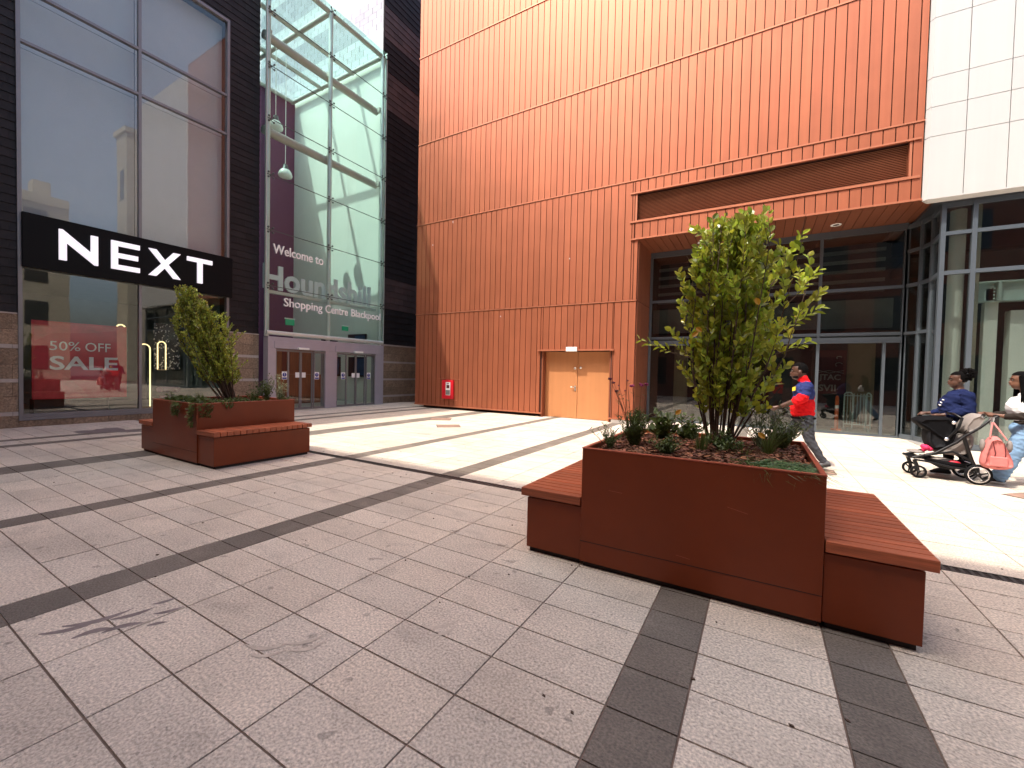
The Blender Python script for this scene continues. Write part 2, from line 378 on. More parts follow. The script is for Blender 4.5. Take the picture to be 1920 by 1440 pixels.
# ------------------------------------------------------------------ ground
MARKS = [(-3.62, 0.86, 0.30, 0.030, 1.20, 0.05), (-3.60, 0.98, 0.34, 0.034, 1.25, 0.06), (-3.48, 0.93, 0.20, 0.034, 1.1, -0.03), (-3.50, 1.12, 0.22, 0.030, 1.3, 0.03), (-3.40, 1.04, 0.20, 0.032, 1.15, -0.02), (-3.36, 1.26, 0.16, 0.024, 1.2, 0.02), (-3.52, 1.30, 0.14, 0.022, 1.3, 0.02), (-3.26, 1.16, 0.10, 0.022, 1.0, 0.0)]
def ground():
    g = MB(); g.box(-400, 400, -400, 400, -0.6, -0.012); struct('ground', g, 'asphalt')
    g = MB(); g.quad((-22.9, -12, -0.008), (26, -12, -0.008), (26, 22, -0.008), (-22.9, 22, -0.008)); struct('grout_bed', g, 'grout')
    TX, TY, G = 0.6894, 0.3415, 0.0052
    bands = [(-13.65, -13.35), (-12.75, -12.40), (-10.13, -9.48), (-6.74, -6.42), (-4.355, -4.01), (-0.612, -0.268), (0.404, 0.748)]
    cols = []                                       # (x0, x1, dark)
    edges = sorted(bands)
    def fill(a, b, anchor_right):
        n = max(1, round((b-a)/TX)); w = (b-a)/n
        for i in range(n): cols.append((a+i*w, a+(i+1)*w, False))
    x = -16.0
    for a, b in edges:
        fill(x, a, True); cols.append((a, b, True)); x = b
    fill(x, x + 12*TX + 0.55, False); x2 = x + 12*TX + 0.55; fill(x2, 24, False)
    rows = []
    y = 5.11
    while y > -11.5: rows.append((y-TY, y)); y -= TY
    y = 5.25
    while y < 16.1: rows.append((y, y+TY)); y += TY
    pl = MB(); pd = MB()
    for (a, b, dk) in cols:
        for (c, d) in rows:
            if a > 3.5 and c > 14.4: continue
            t = rnd(0.93, 1.05); w = rnd(-0.012, 0.012); z = rnd(-0.0012, 0.0012)
            tone = (t*(1+w), t, t*(1-w))
            (pd if dk else pl).quad((a+G, c+G, z), (b-G, c+G, z), (b-G, d-G, z), (a+G, d-G, z), 0, tone)
            m_ = pd if dk else pl                     # little arrises round each slab
            zz = -0.009
            m_.quad((a+G, c+G, zz), (b-G, c+G, zz), (b-G, c+G, z), (a+G, c+G, z), 0, tone)
            m_.quad((b-G, c+G, zz), (b-G, d-G, zz), (b-G, d-G, z), (b-G, c+G, z), 0, tone)
            m_.quad((a+G, d-G, zz), (a+G, c+G, zz), (a+G, c+G, z), (a+G, d-G, z), 0, tone)
            m_.quad((b-G, d-G, zz), (a+G, d-G, zz), (a+G, d-G, z), (b-G, d-G, z), 0, tone)
    struct('paving', pl, 'paver'); struct('dark_paving_bands', pd, 'paver_dark')
    # slot drain
    d = thing('slot_drain', 'long dark slotted channel drain across the plaza between the two planters', 'drain', (0, 5.18, 0))
    b = MB(); b.box(-13.0, 14, 5.115, 5.245, -0.05, -0.006); b.build('channel', 'recess', d)
    b = MB(); b.box(-13.0, 14, 5.115, 5.127, -0.006, 0.003); b.box(-13.0, 14, 5.233, 5.245, -0.006, 0.003)
    x = -13.0
    while x < 14: b.box(x, x+0.028, 5.127, 5.233, -0.012, 0.001); x += 0.062
    b.build('grate', 'iron', d)
    # inspection covers
    def cover(name, label, cx, cy, w, h, rot, m):
        t = thing(name, label, 'manhole cover', (cx, cy, 0), 'covers set in the paving')
        ca, sa = math.cos(rot), math.sin(rot); ax = Vector((ca, sa, 0)); ay = Vector((-sa, ca, 0)); c = Vector((cx, cy, 0))
        b = MB(); b.obox(c+Vector((0, 0, 0.001)), ax*w, ay*h, (0, 0, 0.004)); b.build('cover_frame', 'iron', t)
        b = MB(); n = 4
        for i in range(n):
            for j in range(n):
                q = c + ax*w*0.94*((i+0.5)/n*2-1) + ay*h*0.94*((j+0.5)/n*2-1) + Vector((0, 0, 0.004))
                b.obox(q, ax*w*0.94/n*0.97, ay*h*0.94/n*0.97, (0, 0, 0.004), 0, rnd(0.9, 1.1))
        b.build('cover_plate', m, t)
    MT['cover_brown'] = mat('cover_brown', (0.27, 0.17, 0.125), 0.8, var=0.15, vscale=8, attr=True)
    cover('inspection_cover', 'brown paved inspection cover in the sunlit paving, nearer of the two', -8.05, 10.0, 0.35, 0.30, 0.75, 'cover_brown')
    cover('inspection_cover', 'brown paved inspection cover in the sunlit paving, nearer the orange wall', -9.4, 11.25, 0.36, 0.32, 0.6, 'cover_brown')
    cover('inspection_cover', 'brown inspection cover at the right edge behind the pushchair shadow', 3.62, 9.1, 0.34, 0.32, 0.75, 'cover_brown')
    cover('inspection_cover', 'brown inspection cover beside the walking man\'s rear foot', 0.95, 9.35, 0.26, 0.22, 0.0, 'cover_brown')
    # damp stain near the shop window
    pts = []
    for k in range(30):
        a = 2*PI*k/30; r = 1 + 0.22*math.sin(3*a+1) + rnd(-0.1, 0.1)
        pts.append((-13.75 + 0.62*r*math.cos(a), 3.85 + 0.42*r*math.sin(a) + 0.35*max(0, math.cos(a))))
    b = MB(); b.prism(pts, lambda x, y, h: (x, y, 0.0015+h), 0.001); tag(b.build('damp_patch', 'stain'), kind='structure')
    # tyre tread marks
    b = MB()
    zz = [0.0]
    def mark(cx, cy, L, W, ang, curve):
        up = []; lo = []
        for i in range(9):
            t = i/8; w = W*math.sin(PI*min(1, t*0.9+0.08)); x = (t-0.5)*L; y = curve*(t-0.5)**2*4
            up.append((x, y+w)); lo.append((x, y-w*0.6))
        P = up + lo[::-1]; ca, sa = math.cos(ang), math.sin(ang)
        zz[0] += 0.00005; b.prism([(cx+x*ca-y*sa, cy+x*sa+y*ca) for x, y in P], lambda x, y, h: (x, y, 0.0013+zz[0]+h), 0.0002)
    for (cx, cy, L_, W_, an, cv) in MARKS: mark(cx, cy, L_, W_, an, cv)
    tag(b.build('tyre_marks', 'tread'), kind='structure')
    b = MB()
    for (cx, cy) in ((-2.45, 1.38), (-2.30, 1.55), (-1.72, 2.10)):
        mark(cx, cy, 0.26, 0.020, 0.9+rnd(-.3, .3), 0.05); mark(cx+0.07, cy-0.03, 0.2, 0.018, 1.0+rnd(-.3, .3), 0.04)
    MT['tread_faint'] = mat('tread_faint', (0.475, 0.41, 0.34), 0.85, var=0.2, vscale=12); tag(b.build('faint_tyre_marks', 'tread_faint'), kind='structure')
    # crumbs and grit lying about
    b = MB()
    for i in range(90):
        x, y = rnd(-9, 2.5), rnd(0.3, 9); r = rnd(0.003, 0.007)
        b.obox((x, y, 0.004), Vector((r*rnd(1, 2), r*rnd(-.6, .6), 0)), Vector((-r*0.4, r, 0)), (0, 0, 0.003), 0)
    tag(b.build('litter_specks', 'bark'), kind='stuff')
ground()

# ------------------------------------------------------------------ generic wall pieces
def shingles(mb, axis, c, a0, a1, z0, z1, out, hole=None, w=0.50, h=0.222, tone_fn=None, mi_fn=None, lap=0.020, gap=0.004):
    """lapped slates on a vertical plane; axis 'x': plane X=c running in Y; axis 'y': plane Y=c running in X; out = outward sign"""
    r = 0; z = z0
    while z < z1-0.02:
        zt = min(z+h, z1); a = a0 - (w*0.5 if r % 2 else 0)
        mi = mi_fn((z+zt)/2) if mi_fn else 0
        while a < a1:
            s0, s1 = max(a, a0), min(a+w, a1)
            if s1-s0 > 0.03 and not (hole and s0 < hole[1]-0.01 and s1 > hole[0]+0.01 and z < hole[3]-0.01 and zt > hole[2]+0.01):
                segs = [(s0, s1, z, zt)]
            elif s1-s0 > 0.03:
                segs = []
                if s0 < hole[0]-0.03: segs.append((s0, hole[0], z, zt))
                if s1 > hole[1]+0.03: segs.append((hole[1], s1, z, zt))
                if z < hole[3] < zt: segs.append((max(s0, hole[0]), min(s1, hole[1]), hole[3], zt))
            else: segs = []
            for (p, q, lo, hi) in segs:
                t = tone_fn() if tone_fn else rnd(0.75, 1.3); o1 = c + out*(0.010+lap); o2 = c + out*0.010; g = gap
                if axis == 'x':
                    vs = [(o1, p+g, lo), (o1, q-g, lo), (o2, q-g, hi-0.003), (o2, p+g, hi-0.003), (c, p+g, lo), (c, q-g, lo)]
                else:
                    vs = [(p+g, o1, lo), (q-g, o1, lo), (q-g, o2, hi-0.003), (p+g, o2, hi-0.003), (p+g, c, lo), (q-g, c, lo)]
                mb.add(vs, [(0, 1, 2, 3), (4, 5, 1, 0)], mi, t)
            a += w
        z = zt; r += 1
    return mb

def stone_wall(mb, c, y0, y1, out, z1=2.83, skip=None):
    """courses of rough stone on plane X=c; material 1 = pale bands"""
    zs = [(0.0, 0.30, 0), (0.30, 0.40, 1), (0.40, 0.78, 0), (0.785, 1.13, 0), (1.13, 1.225, 1), (1.225, 1.58, 0), (1.585, 1.98, 0), (1.98, 2.08, 1), (2.08, 2.45, 0), (2.455, z1, 0)]
    for i, (a, b, m) in enumerate(zs):
        y = y0 - (0.35 if i % 2 else 0)
        while y < y1:
            p, q = max(y, y0), min(y+0.72, y1)
            if q-p > 0.02 and not (skip and p < skip[1]-0.01 and q > skip[0]+0.01 and b > skip[2]): segs = [(p, q, b)]
            elif q-p > 0.02:
                segs = []
                if p < skip[0]-0.02: segs.append((p, skip[0], b))
                if q > skip[1]+0.02: segs.append((skip[1], q, b))
                if a < skip[2]-0.02: segs.append((max(p, skip[0]), min(q, skip[1]), skip[2]))
            else: segs = []
            for p2, q2, b2 in segs:
                mb.box(min(c, c+out*0.05), max(c, c+out*(0.05+(0.006 if m else rnd(0, .012)))), p2+0.003, q2-0.003, a+0.002, b2-0.002, m, rnd(0.85, 1.12) if not m else 1.0)
            y += 0.72

# ------------------------------------------------------------------ clothes shop (left)
SX = -16.0
def shop():
    t = thing('shop_building', 'black slate clad shop with tall glazed front and white letter sign over its window', 'building', (SX, 2, 0))
    b = MB()
    b.box(-30, SX-0.45, -12, 2.87, 0, 16.3); b.box(-30, SX-7, 2.87, 8.72, 0, 16.3)          # solid mass
    b.box(SX-0.45, SX-0.002, -12, 2.87, 0, 16.3); b.box(SX-0.45, SX-0.002, 7.70, 8.72, 0, 16.3)
    b.box(SX-0.45, SX-0.002, 2.87, 7.70, 13.42, 16.3); b.box(SX-7, SX-0.45, 7.70, 8.72, 0, 16.3)
    b.box(SX-0.45, SX-0.002, 2.87, 7.70, 0, 0.17); b.box(SX-7, SX-0.45, 2.87, 7.70, 13.42, 16.3)
    b.build('wall', 'inner_dark', t)
    b = MB(); shingles(b, 'x', SX, -12, 8.72, 2.86, 16.3, 1, hole=(2.87, 7.70, 0, 13.42)); shingles(b, 'y', 8.72, SX-0.6, SX, 2.86, 16.3, 1)
    b.build('slate_cladding', 'slate', t)
    b = MB(); stone_wall(b, SX, -12, 8.72, 1, skip=(2.87, 7.70, 0.165)); b.box(SX, SX+0.075, -12, 2.86, 2.83, 2.862, 1); b.box(SX, SX+0.075, 7.71, 8.72, 2.83, 2.862, 1)
    b.build('stone_base', ['stone', 'stone_band'], t)
    # window: frame + panes
    w = MB(); x0, x1 = SX-0.08, SX+0.075
    w.box(x0, x1, 2.87, 2.945, 0.17, 13.40); w.box(x0, x1, 7.62, 7.70, 0.17, 13.40)
    w.box(x0, x1, 2.945, 7.62, 13.31, 13.40); w.box(x0, x1-0.01, 2.945, 7.62, 0.17, 0.25); w.box(x0, x1-0.03, 2.945, 7.62, 0.252, 0.33)
    for z in (9.57, 10.87): w.box(x0, x1-0.025, 2.945, 7.62, z-0.035, z+0.035)
    w.box(x0, x1-0.022, 5.245, 5.315, 0.33, 4.0); w.box(x0, x1-0.022, 5.245, 5.315, 5.38, 9.535)
    w.box(x0, x1-0.022, 5.245, 5.315, 9.605, 10.835); w.box(x0, x1-0.022, 5.245, 5.315, 10.905, 13.31)
    wf = w.build('shop_window', 'frame_grey', t)
    def pane(y0, y1, z0, z1, g, back):
        p = MB(); p.box(SX-0.012, SX, y0, y1, z0, z1); p.build('pane', g, wf)
        if back: q = MB(); q.box(SX-0.40, SX-0.36, y0-0.03, y1+0.03, z0-0.03, z1+0.03); q.build('blind', 'spandrel', wf)
    for a, c in ((2.95, 5.24), (5.32, 7.615)):
        pane(a, c, 0.335, 4.05, 'glass_shop', False)
        for z0, z1 in ((5.35, 9.53), (9.61, 10.83), (10.91, 13.305)): pane(a, c, z0, z1, 'glass_blind', True)
    # sign
    s = MB(); s.box(SX+0.02, SX+0.17, 2.93, 7.76, 4.02, 5.37); sg = s.build('fascia_sign', 'sign_black', t, 0.01)
    X = SX+0.175; fn = lambda a, z, h: (X+h, a, z); z0, z1, k = 4.325, 5.115, 0.142; D = 0.06
    N = MB(); a, c = 3.555, 4.305
    N.prism([(a, z0), (a, z1), (a+0.07, z1), (c-k, z0+0.32), (c-k, z1), (c, z1), (c, z0), (c-0.07, z0), (a+k, z1-0.32), (a+k, z0)], fn, D); N.build('letter', 'letter', sg)
    N = MB(); a, c = 4.58, 5.21; h = 0.132; m0, m1 = z0+0.329, z0+0.461
    N.prism([(a, z0), (a, z1), (c, z1), (c, z1-h), (a+k, z1-h), (a+k, m1), (c-0.04, m1), (c-0.04, m0), (a+k, m0), (a+k, z0+h), (c, z0+h), (c, z0)], fn, D); N.build('letter', 'letter', sg)
    N = MB(); a, c = 5.42, 6.22; m = (a+c)/2; zm = (z0+z1)/2; q = 0.085; kk = 0.185
    N.prism([(a, z1), (a+kk, z1), (m, zm+q*1.35), (c-kk, z1), (c, z1), (m+q, zm), (c, z0), (c-kk, z0), (m, zm-q*1.35), (a+kk, z0), (a, z0), (m-q, zm)], fn, D); N.build('letter', 'letter', sg)
    N = MB(); a, c = 6.40, 7.11; m = (a+c)/2
    N.prism([(a, z1), (c, z1), (c, z1-h), (m+k/2, z1-h), (m+k/2, z0), (m-k/2, z0), (m-k/2, z1-h), (a, z1-h)], fn, D); N.build('letter', 'letter', sg)
    # inside of the shop
    r = MB()
    r.quad((-22.9, 2.9, 0.16), (SX-0.46, 2.9, 0.16), (SX-0.46, 7.7, 0.16), (-22.9, 7.7, 0.16), 0)
    r.quad((-22.9, 2.9, 4.1), (-22.9, 7.7, 4.1), (SX-0.46, 7.7, 4.1), (SX-0.46, 2.9, 4.1), 1)
    r.quad((-22.5, 2.9, 0.16), (-22.5, 7.7, 0.16), (-22.5, 7.7, 4.1), (-22.5, 2.9, 4.1), 1)
    r.quad((-22.5, 7.65, 0.16), (SX-0.46, 7.65, 0.16), (SX-0.46, 7.65, 4.1), (-22.5, 7.65, 4.1), 2)
    r.quad((-22.5, 2.92, 0.16), (SX-0.46, 2.92, 0.16), (SX-0.46, 2.92, 4.1), (-22.5, 2.92, 4.1), 1)
    r.box(SX-0.46, SX-0.1, 2.95, 7.6, 4.0, 4.12, 1)
    r.build('shop_interior', ['inner_floor', 'inner_grey', 'teal'], t)
    # sale poster with lettering
    p = thing('sale_poster', 'big red poster reading 50% OFF SALE in the left half of the shop window', 'poster', (SX-0.5, 4.2, 0.65))
    q = MB(); q.box(SX-0.53, SX-0.50, 3.20, 5.13, 0.66, 2.76); bo = q.build('poster_board', 'poster_red', p)
    q = MB()
    q.prism([(3.25, 2.2), (3.6, 2.45), (4.3, 2.5), (4.9, 2.62), (4.9, 2.72), (3.25, 2.74)], lambda a, z, h: (SX-0.497+h, a, z), 0.002)
    q.prism([(3.22, 0.68), (4.3, 0.68), (4.15, 0.95), (3.75, 1.35), (3.25, 1.5)], lambda a, z, h: (SX-0.497+h, a, z), 0.002); q.build('poster_print', 'poster_face', bo)
    fy = lambda y0, z0: (lambda a, b_, h: (SX-0.488+h, y0+a, z0+b_))
    text_mb('50%', 0.25, 0.006, fy(3.52, 1.98), width=0.60).build('lettering', 'letter_plain', bo); text_mb('OFF', 0.25, 0.006, fy(4.22, 1.98), width=0.54).build('lettering', 'letter_plain', bo)
    text_mb('SALE', 0.38, 0.006, fy(3.52, 1.45), width=1.40, bold=0.02).build('lettering', 'letter_plain', bo)
    q = MB(); q.box(SX-1.0, SX-0.60, 3.25, 4.75, 0.17, 0.66); tag(q.build('display_plinth', 'inner_dark'), 'low dark display plinth standing under the red sale poster', 'plinth')
    # neon hoops
    def hoop(label, y, x, w, z0, z1, g='glowing hoops in the shop window'):
        h = thing('light_hoop', label, 'light', (x, y, z0), g)
        pts = [(x, y-w/2, z0)] + [(x, y - w/2*math.cos(a), z1-w/2 + w/2*math.sin(a)) for a in [PI*i/10 for i in range(11)]] + [(x, y+w/2, z0)]
        m = MB(); m.tube(pts, 0.018, 8); m.build('glow_tube', 'neon', h)
        m = MB(); m.box(x-0.04, x+0.04, y-w/2-0.03, y+w/2+0.03, z0-0.03, z0); m.build('hoop_base', 'neon_base', h)
    hoop('tall glowing hoop standing in the shop window just right of the mullion', 5.72, SX-1.0, 0.30, 0.30, 2.30)
    hoop('narrow glowing hoop hanging left of the shop window mullion', 5.12, SX-0.9, 0.20, 1.45, 2.85)
    hoop('short glowing hoop hanging beside the glittering screen', 6.25, SX-1.2, 0.22, 1.5, 2.42)
    # glitter screen of small pale petals
    q = MB()
    for i in range(420):
        y = rnd(6.15, 6.85); z = rnd(1.5, 3.05)
        if rnd(0, 1) < 0.45 - 0.25*(z < 1.9): continue
        c = Vector((SX-1.5+rnd(-0.02, 0.02), y, z)); q.leaf(c, (rnd(-.3, .3), rnd(-1, 1), rnd(-1, 1)), (1, 0, 0), 0.05, 0.035)
    q.box(SX-1.53, SX-1.5, 6.15, 6.85, 1.5, 3.05, 1)
    tag(q.build('display_screen', ['white_sign', 'poster_black']), 'black display screen speckled with white petals in the shop window', 'display')
    # stool in window
    st = thing('window_stool', 'small purple tub chair inside the shop window', 'chair', (SX-1.2, 6.45, 0.17))
    m = MB(); m.tube([(SX-1.2, 6.45, 0.35), (SX-1.2, 6.45, 0.62)], [0.24, 0.26], 14); m.build('seat', 'purple', st)
    m = MB(); m.tube([(SX-1.2+0.24*math.cos(a), 6.45+0.26*math.sin(a), 0.82) for a in [PI*0.5+PI*i/8 for i in range(9)]], 0.09, 8); m.build('backrest', 'purple', st)
    for dx, dy in ((-.15, -.15), (.15, -.15), (-.15, .15), (.15, .15)):
        m = MB(); m.tube([(SX-1.2+dx, 6.45+dy, 0.17), (SX-1.2+dx*0.8, 6.45+dy*0.8, 0.36)], 0.015, 6); m.build('leg', 'neon_base', st)
shop()

# ------------------------------------------------------------------ shopping centre entrance (glass atrium)
def atrium():
    GX = -15.6
    t = thing('shopping_centre_entrance', 'tall glass entrance with steel tubes and two sliding doors beside the slate shop', 'entrance', (GX, 11.5, 0))
    # interior walls and floor
    b = MB(); b.box(-30, -22.9, 8.73, 14.48, 0, 16.4); b.build('purple_wall', 'purple', t)
    b = MB(); b.box(-22.9, SX-0.02, 14.42, 14.48, 0, 16.42)
    b.quad((-22.9, 8.745, 0), (SX-0.62, 8.745, 0), (SX-0.62, 8.745, 16.3), (-22.9, 8.745, 16.3)); b.build('white_wall', 'white_wall', t)
    b = MB(); b.quad((-22.9, 8.75, 0.002), (GX, 8.75, 0.002), (GX, 14.4, 0.002), (-22.9, 14.4, 0.002)); b.build('entrance_floor', 'inner_floor', t)
    # door surround
    b = MB(); x0, x1 = GX-0.25, GX+0.06
    b.box(x0, x1, 8.83, 14.33, 2.36, 2.79); b.box(x0, x1, 8.83, 9.13, 0, 2.358); b.box(x0, x1, 11.21, 11.75, 0, 2.358); b.box(x0, x1, 13.86, 14.33, 0, 2.358)
    b.box(x1, x1+0.03, 9.06, 11.30, 2.365, 2.62); b.box(x1, x1+0.03, 11.68, 13.95, 2.365, 2.62)
    b.build('door_surround', 'frame_lilac', t, 0.006)
    for y0, y1 in ((9.13, 11.21), (11.75, 13.86)):
        n = 4; w = (y1-y0)/n; xs = [GX+0.0, GX-0.05, GX-0.05, GX+0.0]
        for i in range(n):
            d = MB(); a, c = y0+i*w, y0+(i+1)*w; X = xs[i]; fr = 0.05
            d.box(X-0.02, X+0.02, a+0.004, a+fr, 0.02, 2.33); d.box(X-0.02, X+0.02, c-fr, c-0.004, 0.02, 2.33)
            d.box(X-0.02, X+0.02, a+fr, c-fr, 0.02, 0.09); d.box(X-0.02, X+0.02, a+fr, c-fr, 2.26, 2.33)
            do = d.build('sliding_door', 'frame_grey', t)
            a, c = y0+i*w+0.05, y0+(i+1)*w-0.05; d = MB(); d.box(xs[i]-0.005, xs[i]+0.005, a, c, 0.09, 2.26)
            d.build('door_glass', 'glass_door', do)
        d = MB(); d.box(GX+0.09, GX+0.20, (y0+y1)/2-0.22, (y0+y1)/2+0.22, 2.36, 2.44); d.build('door_sensor', 'white_plastic', t, 0.01)
        for i in (0, 3):
            yc = y0+(i+0.5)*w + (0.10 if i == 0 else -0.10)
            d = MB(); d.box(xs[i]+0.007, xs[i]+0.011, yc-0.10, yc+0.10, 1.20, 1.50); st = d.build('door_sticker', 'white_sign', do)
            d = MB(); d.lathe([(0.0, 0.013), (0.078, 0.013), (0.078, 0.011)], (xs[i], yc, 1.38), 16, 0, 'x'); d.box(xs[i]+0.011, xs[i]+0.013, yc-0.085, yc+0.085, 1.215, 1.275)
            d.build('sticker_print', 'blue_sign', st)
            d = MB(); d.box(xs[i]+0.0135, xs[i]+0.015, yc-0.01, yc+0.01, 1.37, 1.44); d.box(xs[i]+0.0135, xs[i]+0.015, yc-0.01, yc+0.01, 1.33, 1.35); d.build('sticker_mark', 'white_sign', st)
        for yc in ((y0+y1)/2-0.13, (y0+y1)/2+0.13):
            d = MB(); d.box(GX-0.04, GX-0.036, yc-0.085, yc+0.085, 1.27, 1.47); d.build('door_notice', 'white_sign', do)
    # tube posts, big cross tubes, sill
    for y in (8.86, 11.42, 14.20):
        m = MB(); m.tube([(GX-0.10, y, 2.8), (GX-0.10, y, 16.38)], 0.085, 14); m.build('post', 'tube', t)
    for z in (10.38, 13.80):
        m = MB(); m.tube([(GX-0.42, 8.86, z), (GX-0.42, 14.15, z)], 0.155, 16)
        for y in (8.95, 11.42, 14.1): m.box(GX-0.36, GX-0.12, y-0.06, y+0.06, z-0.10, z+0.10)
        m.build('cross_tube', 'beam', t)
    m = MB(); m.tube([(GX-0.02, 8.80, 2.93), (GX-0.02, 14.32, 2.93)], 0.085, 12); m.build('sill_tube', 'tube', t)
    # roof grid
    zr = 16.30
    for y in (8.88, 11.42, 14.22): m = MB(); m.tube([(GX-0.1, y, zr), (-22.85, y, zr)], 0.10, 10); m.build('roof_beam', 'beam', t)
    for x in (GX-0.15, -17.9, -20.3, -22.75):
        m = MB(); m.tube([(x, 8.85, zr+0.0), (x, 14.3, zr+0.0)], 0.10, 10); m.build('roof_beam', 'beam', t)
    for i, (xa, xb) in enumerate(((GX+0.02, -17.9), (-17.91, -20.3), (-20.31, -22.88))):
        for ya, yb in ((8.75, 11.41), (11.43, 14.40)): m = MB(); m.box(xb, xa, ya, yb, 16.47, 16.49); m.build('roof_pane', 'glass_roof', t)
    # front glass, joint lines and spider clips
    zs = [2.99, 4.64, 6.67, 8.65, 10.65, 12.54, 14.48, 16.46]
    for i in range(len(zs)-1):
        for ya, yb in ((8.78, 11.42), (11.435, 14.33)):
            m = MB(); m.box(GX, GX+0.014, ya, yb-0.005, zs[i]+0.008, zs[i+1]-0.008); m.build('front_pane', 'glass_green', t)
        m = MB(); m.box(SX+0.03, GX-0.003, 8.765, 8.777, zs[i]+0.008, zs[i+1]-0.008); m.build('side_pane', 'glass_green', t)
    m = MB(); m.box(GX+0.0, GX+0.016, 14.335, 14.36, 2.9, 16.5); m.box(GX-0.02, GX+0.016, 8.755, 8.775, 2.9, 16.5)
    m.box(SX-0.02, GX-0.0, 14.345, 14.36, 2.9, 16.5); m.build('edge_pane', 'tube', t)
    for z in zs[1:-1]:
        m = MB(); m.box(GX+0.001, GX+0.020, 8.78, 14.33, z-0.012, z+0.012); m.build('glass_joint', 'clip', t)
    for z in zs[1:]:
        zz = min(z, 16.3)
        for y in (8.93, 11.42, 14.24):
            m = MB()
            m.tube([(GX-0.12, y, zz), (GX+0.0, y, zz)], 0.03, 6)
            for dy in (-0.09, 0.09):
                for dz in (-0.09, 0.09):
                    m.tube([(GX-0.06, y, zz), (GX-0.01, y+dy, zz+dz)], 0.012, 5); m.lathe([(0.0, 0.03), (0.035, 0.03), (0.035, 0.0)], (GX, y+dy, zz+dz), 8, 0, 'x')
            m.build('glass_clip', 'clip', t)
    # lettering
    fn = lambda y0, z0, X: (lambda a, b_, h: (X+h, y0+a, z0+b_))
    text_mb('Welcome', 0.34, 0.04, fn(9.0, 5.85, GX+0.03), width=1.58, bold=0.008).build('lettering', 'letter_plain', t)
    text_mb('to', 0.29, 0.04, fn(10.70, 5.85, GX+0.03), width=0.36, bold=0.008).build('lettering', 'letter_plain', t)
    for w_, y_, z_, wd, ht in (('Shopping', 9.42, 3.86, 1.62, 0.42), ('Centre', 11.18, 3.95, 1.10, 0.33), ('Blackpool', 12.46, 3.86, 1.64, 0.42)):
        text_mb(w_, ht, 0.04, fn(y_, z_, GX+0.03), width=wd, bold=0.008).build('lettering', 'letter_plain', t)
    bm = MB(); bm.box(GX-0.40, GX-0.24, 8.95, 14.1, 4.42, 4.53); sh = bm.build('letter_shelf', 'tube', t)
    text_mb('Houndshill', 0.92, 0.06, fn(8.82, 4.56, GX-0.30), width=4.95, bold=0.03).build('lettering', 'letter_pale', sh)
    # serifs on the big letters' feet
    # things inside
    def lamp(label, x, y, z):
        l = thing('pendant_lamp', label, 'lamp', (x, y, z), 'pendant lamps in the glass entrance')
        m = MB(); m.tube([(x, y, z+0.30), (x, y, 16.25)], 0.014, 6); m.build('cable', 'white_plastic', l)
        m = MB(); m.lathe([(0.0, 0.40), (0.10, 0.38), (0.13, 0.20), (0.20, 0.12), (0.21, 0.10)], (x, y, z), 20); m.build('lamp_cap', 'frame_dark', l)
        m = MB(); m.lathe([(0.20, 0.12), (0.27, 0.02), (0.31, -0.12), (0.29, -0.20), (0.16, -0.25), (0.0, -0.26)], (x, y, z), 20); m.build('lamp_shade', 'lamp_glass', l)
    lamp('lower white pendant lamp hanging on a long cable in the glass entrance', -19.77, 12.0, 10.9)
    lamp('upper white pendant lamp partly behind the left steel tube', -19.39, 11.3, 12.7)
    def exit_sign(label, y0, y1, z0, z1, x):
        e = thing('exit_sign', label, 'sign', (x, (y0+y1)/2, z0), 'green exit signs inside the entrance')
        m = MB(); m.box(x, x+0.04, y0, y1, z0, z1); m.build('sign_panel', 'exit_green', e)
        m = MB(); m.box(x-0.003, x+0.043, y0-0.03, y1+0.03, z1, z1+0.05); m.build('sign_hanger', 'white_plastic', e)
    exit_sign('green exit sign hanging in front of the purple wall', 10.36, 10.74, 3.42, 3.66, -17.0)
    exit_sign('green exit sign hanging in front of the white wall', 13.10, 13.44, 3.45, 3.65, -17.0)
    def wall_poster(label, x0, x1, z0, z1, g=True):
        p = thing('wall_poster', label, 'poster', ((x0+x1)/2, 14.40, z0), 'framed posters inside the entrance' if g else None)
        m = MB(); m.box(x0, x1, 14.36, 14.415, z0, z1); m.build('poster_frame', 'poster_black', p)
        m = MB(); m.box(x0+(x1-x0)*0.40, x1-0.06, 14.345, 14.358, z0+0.08, z1-0.08); m.build('poster_print', 'poster_blue', p)
    wall_poster('large black framed poster seen through the right-hand doors', -18.1, -16.85, 1.27, 2.26)
    wall_poster('narrow dark framed poster seen through the right-hand doors', -19.2, -18.75, 1.27, 2.26)
    wall_poster('dark blue screen above the right-hand doors behind the glass', -18.15, -16.82, 3.06, 3.40)
    wall_poster('low dark panel above the doors left of the dark blue screen', -20.3, -19.0, 3.06, 3.32)
    c = thing('timber_kiosk', 'brown timber panelled kiosk seen through the left-hand entrance doors', 'kiosk', (-19, 11.2, 0))
    m = MB(); m.box(-19.6, -18.4, 11.0, 13.2, 0, 1.35); m.build('counter', 'wood_panel', c)
    m = MB(); m.box(-19.6, -19.3, 11.0, 13.3, 1.35, 2.65); m.build('back_panel', 'wood_panel', c)
    m = MB(); m.box(-19.29, -19.27, 11.6, 12.0, 1.5, 2.4); m.build('menu_board', 'poster_dark_red', c)
    return t
atrium()

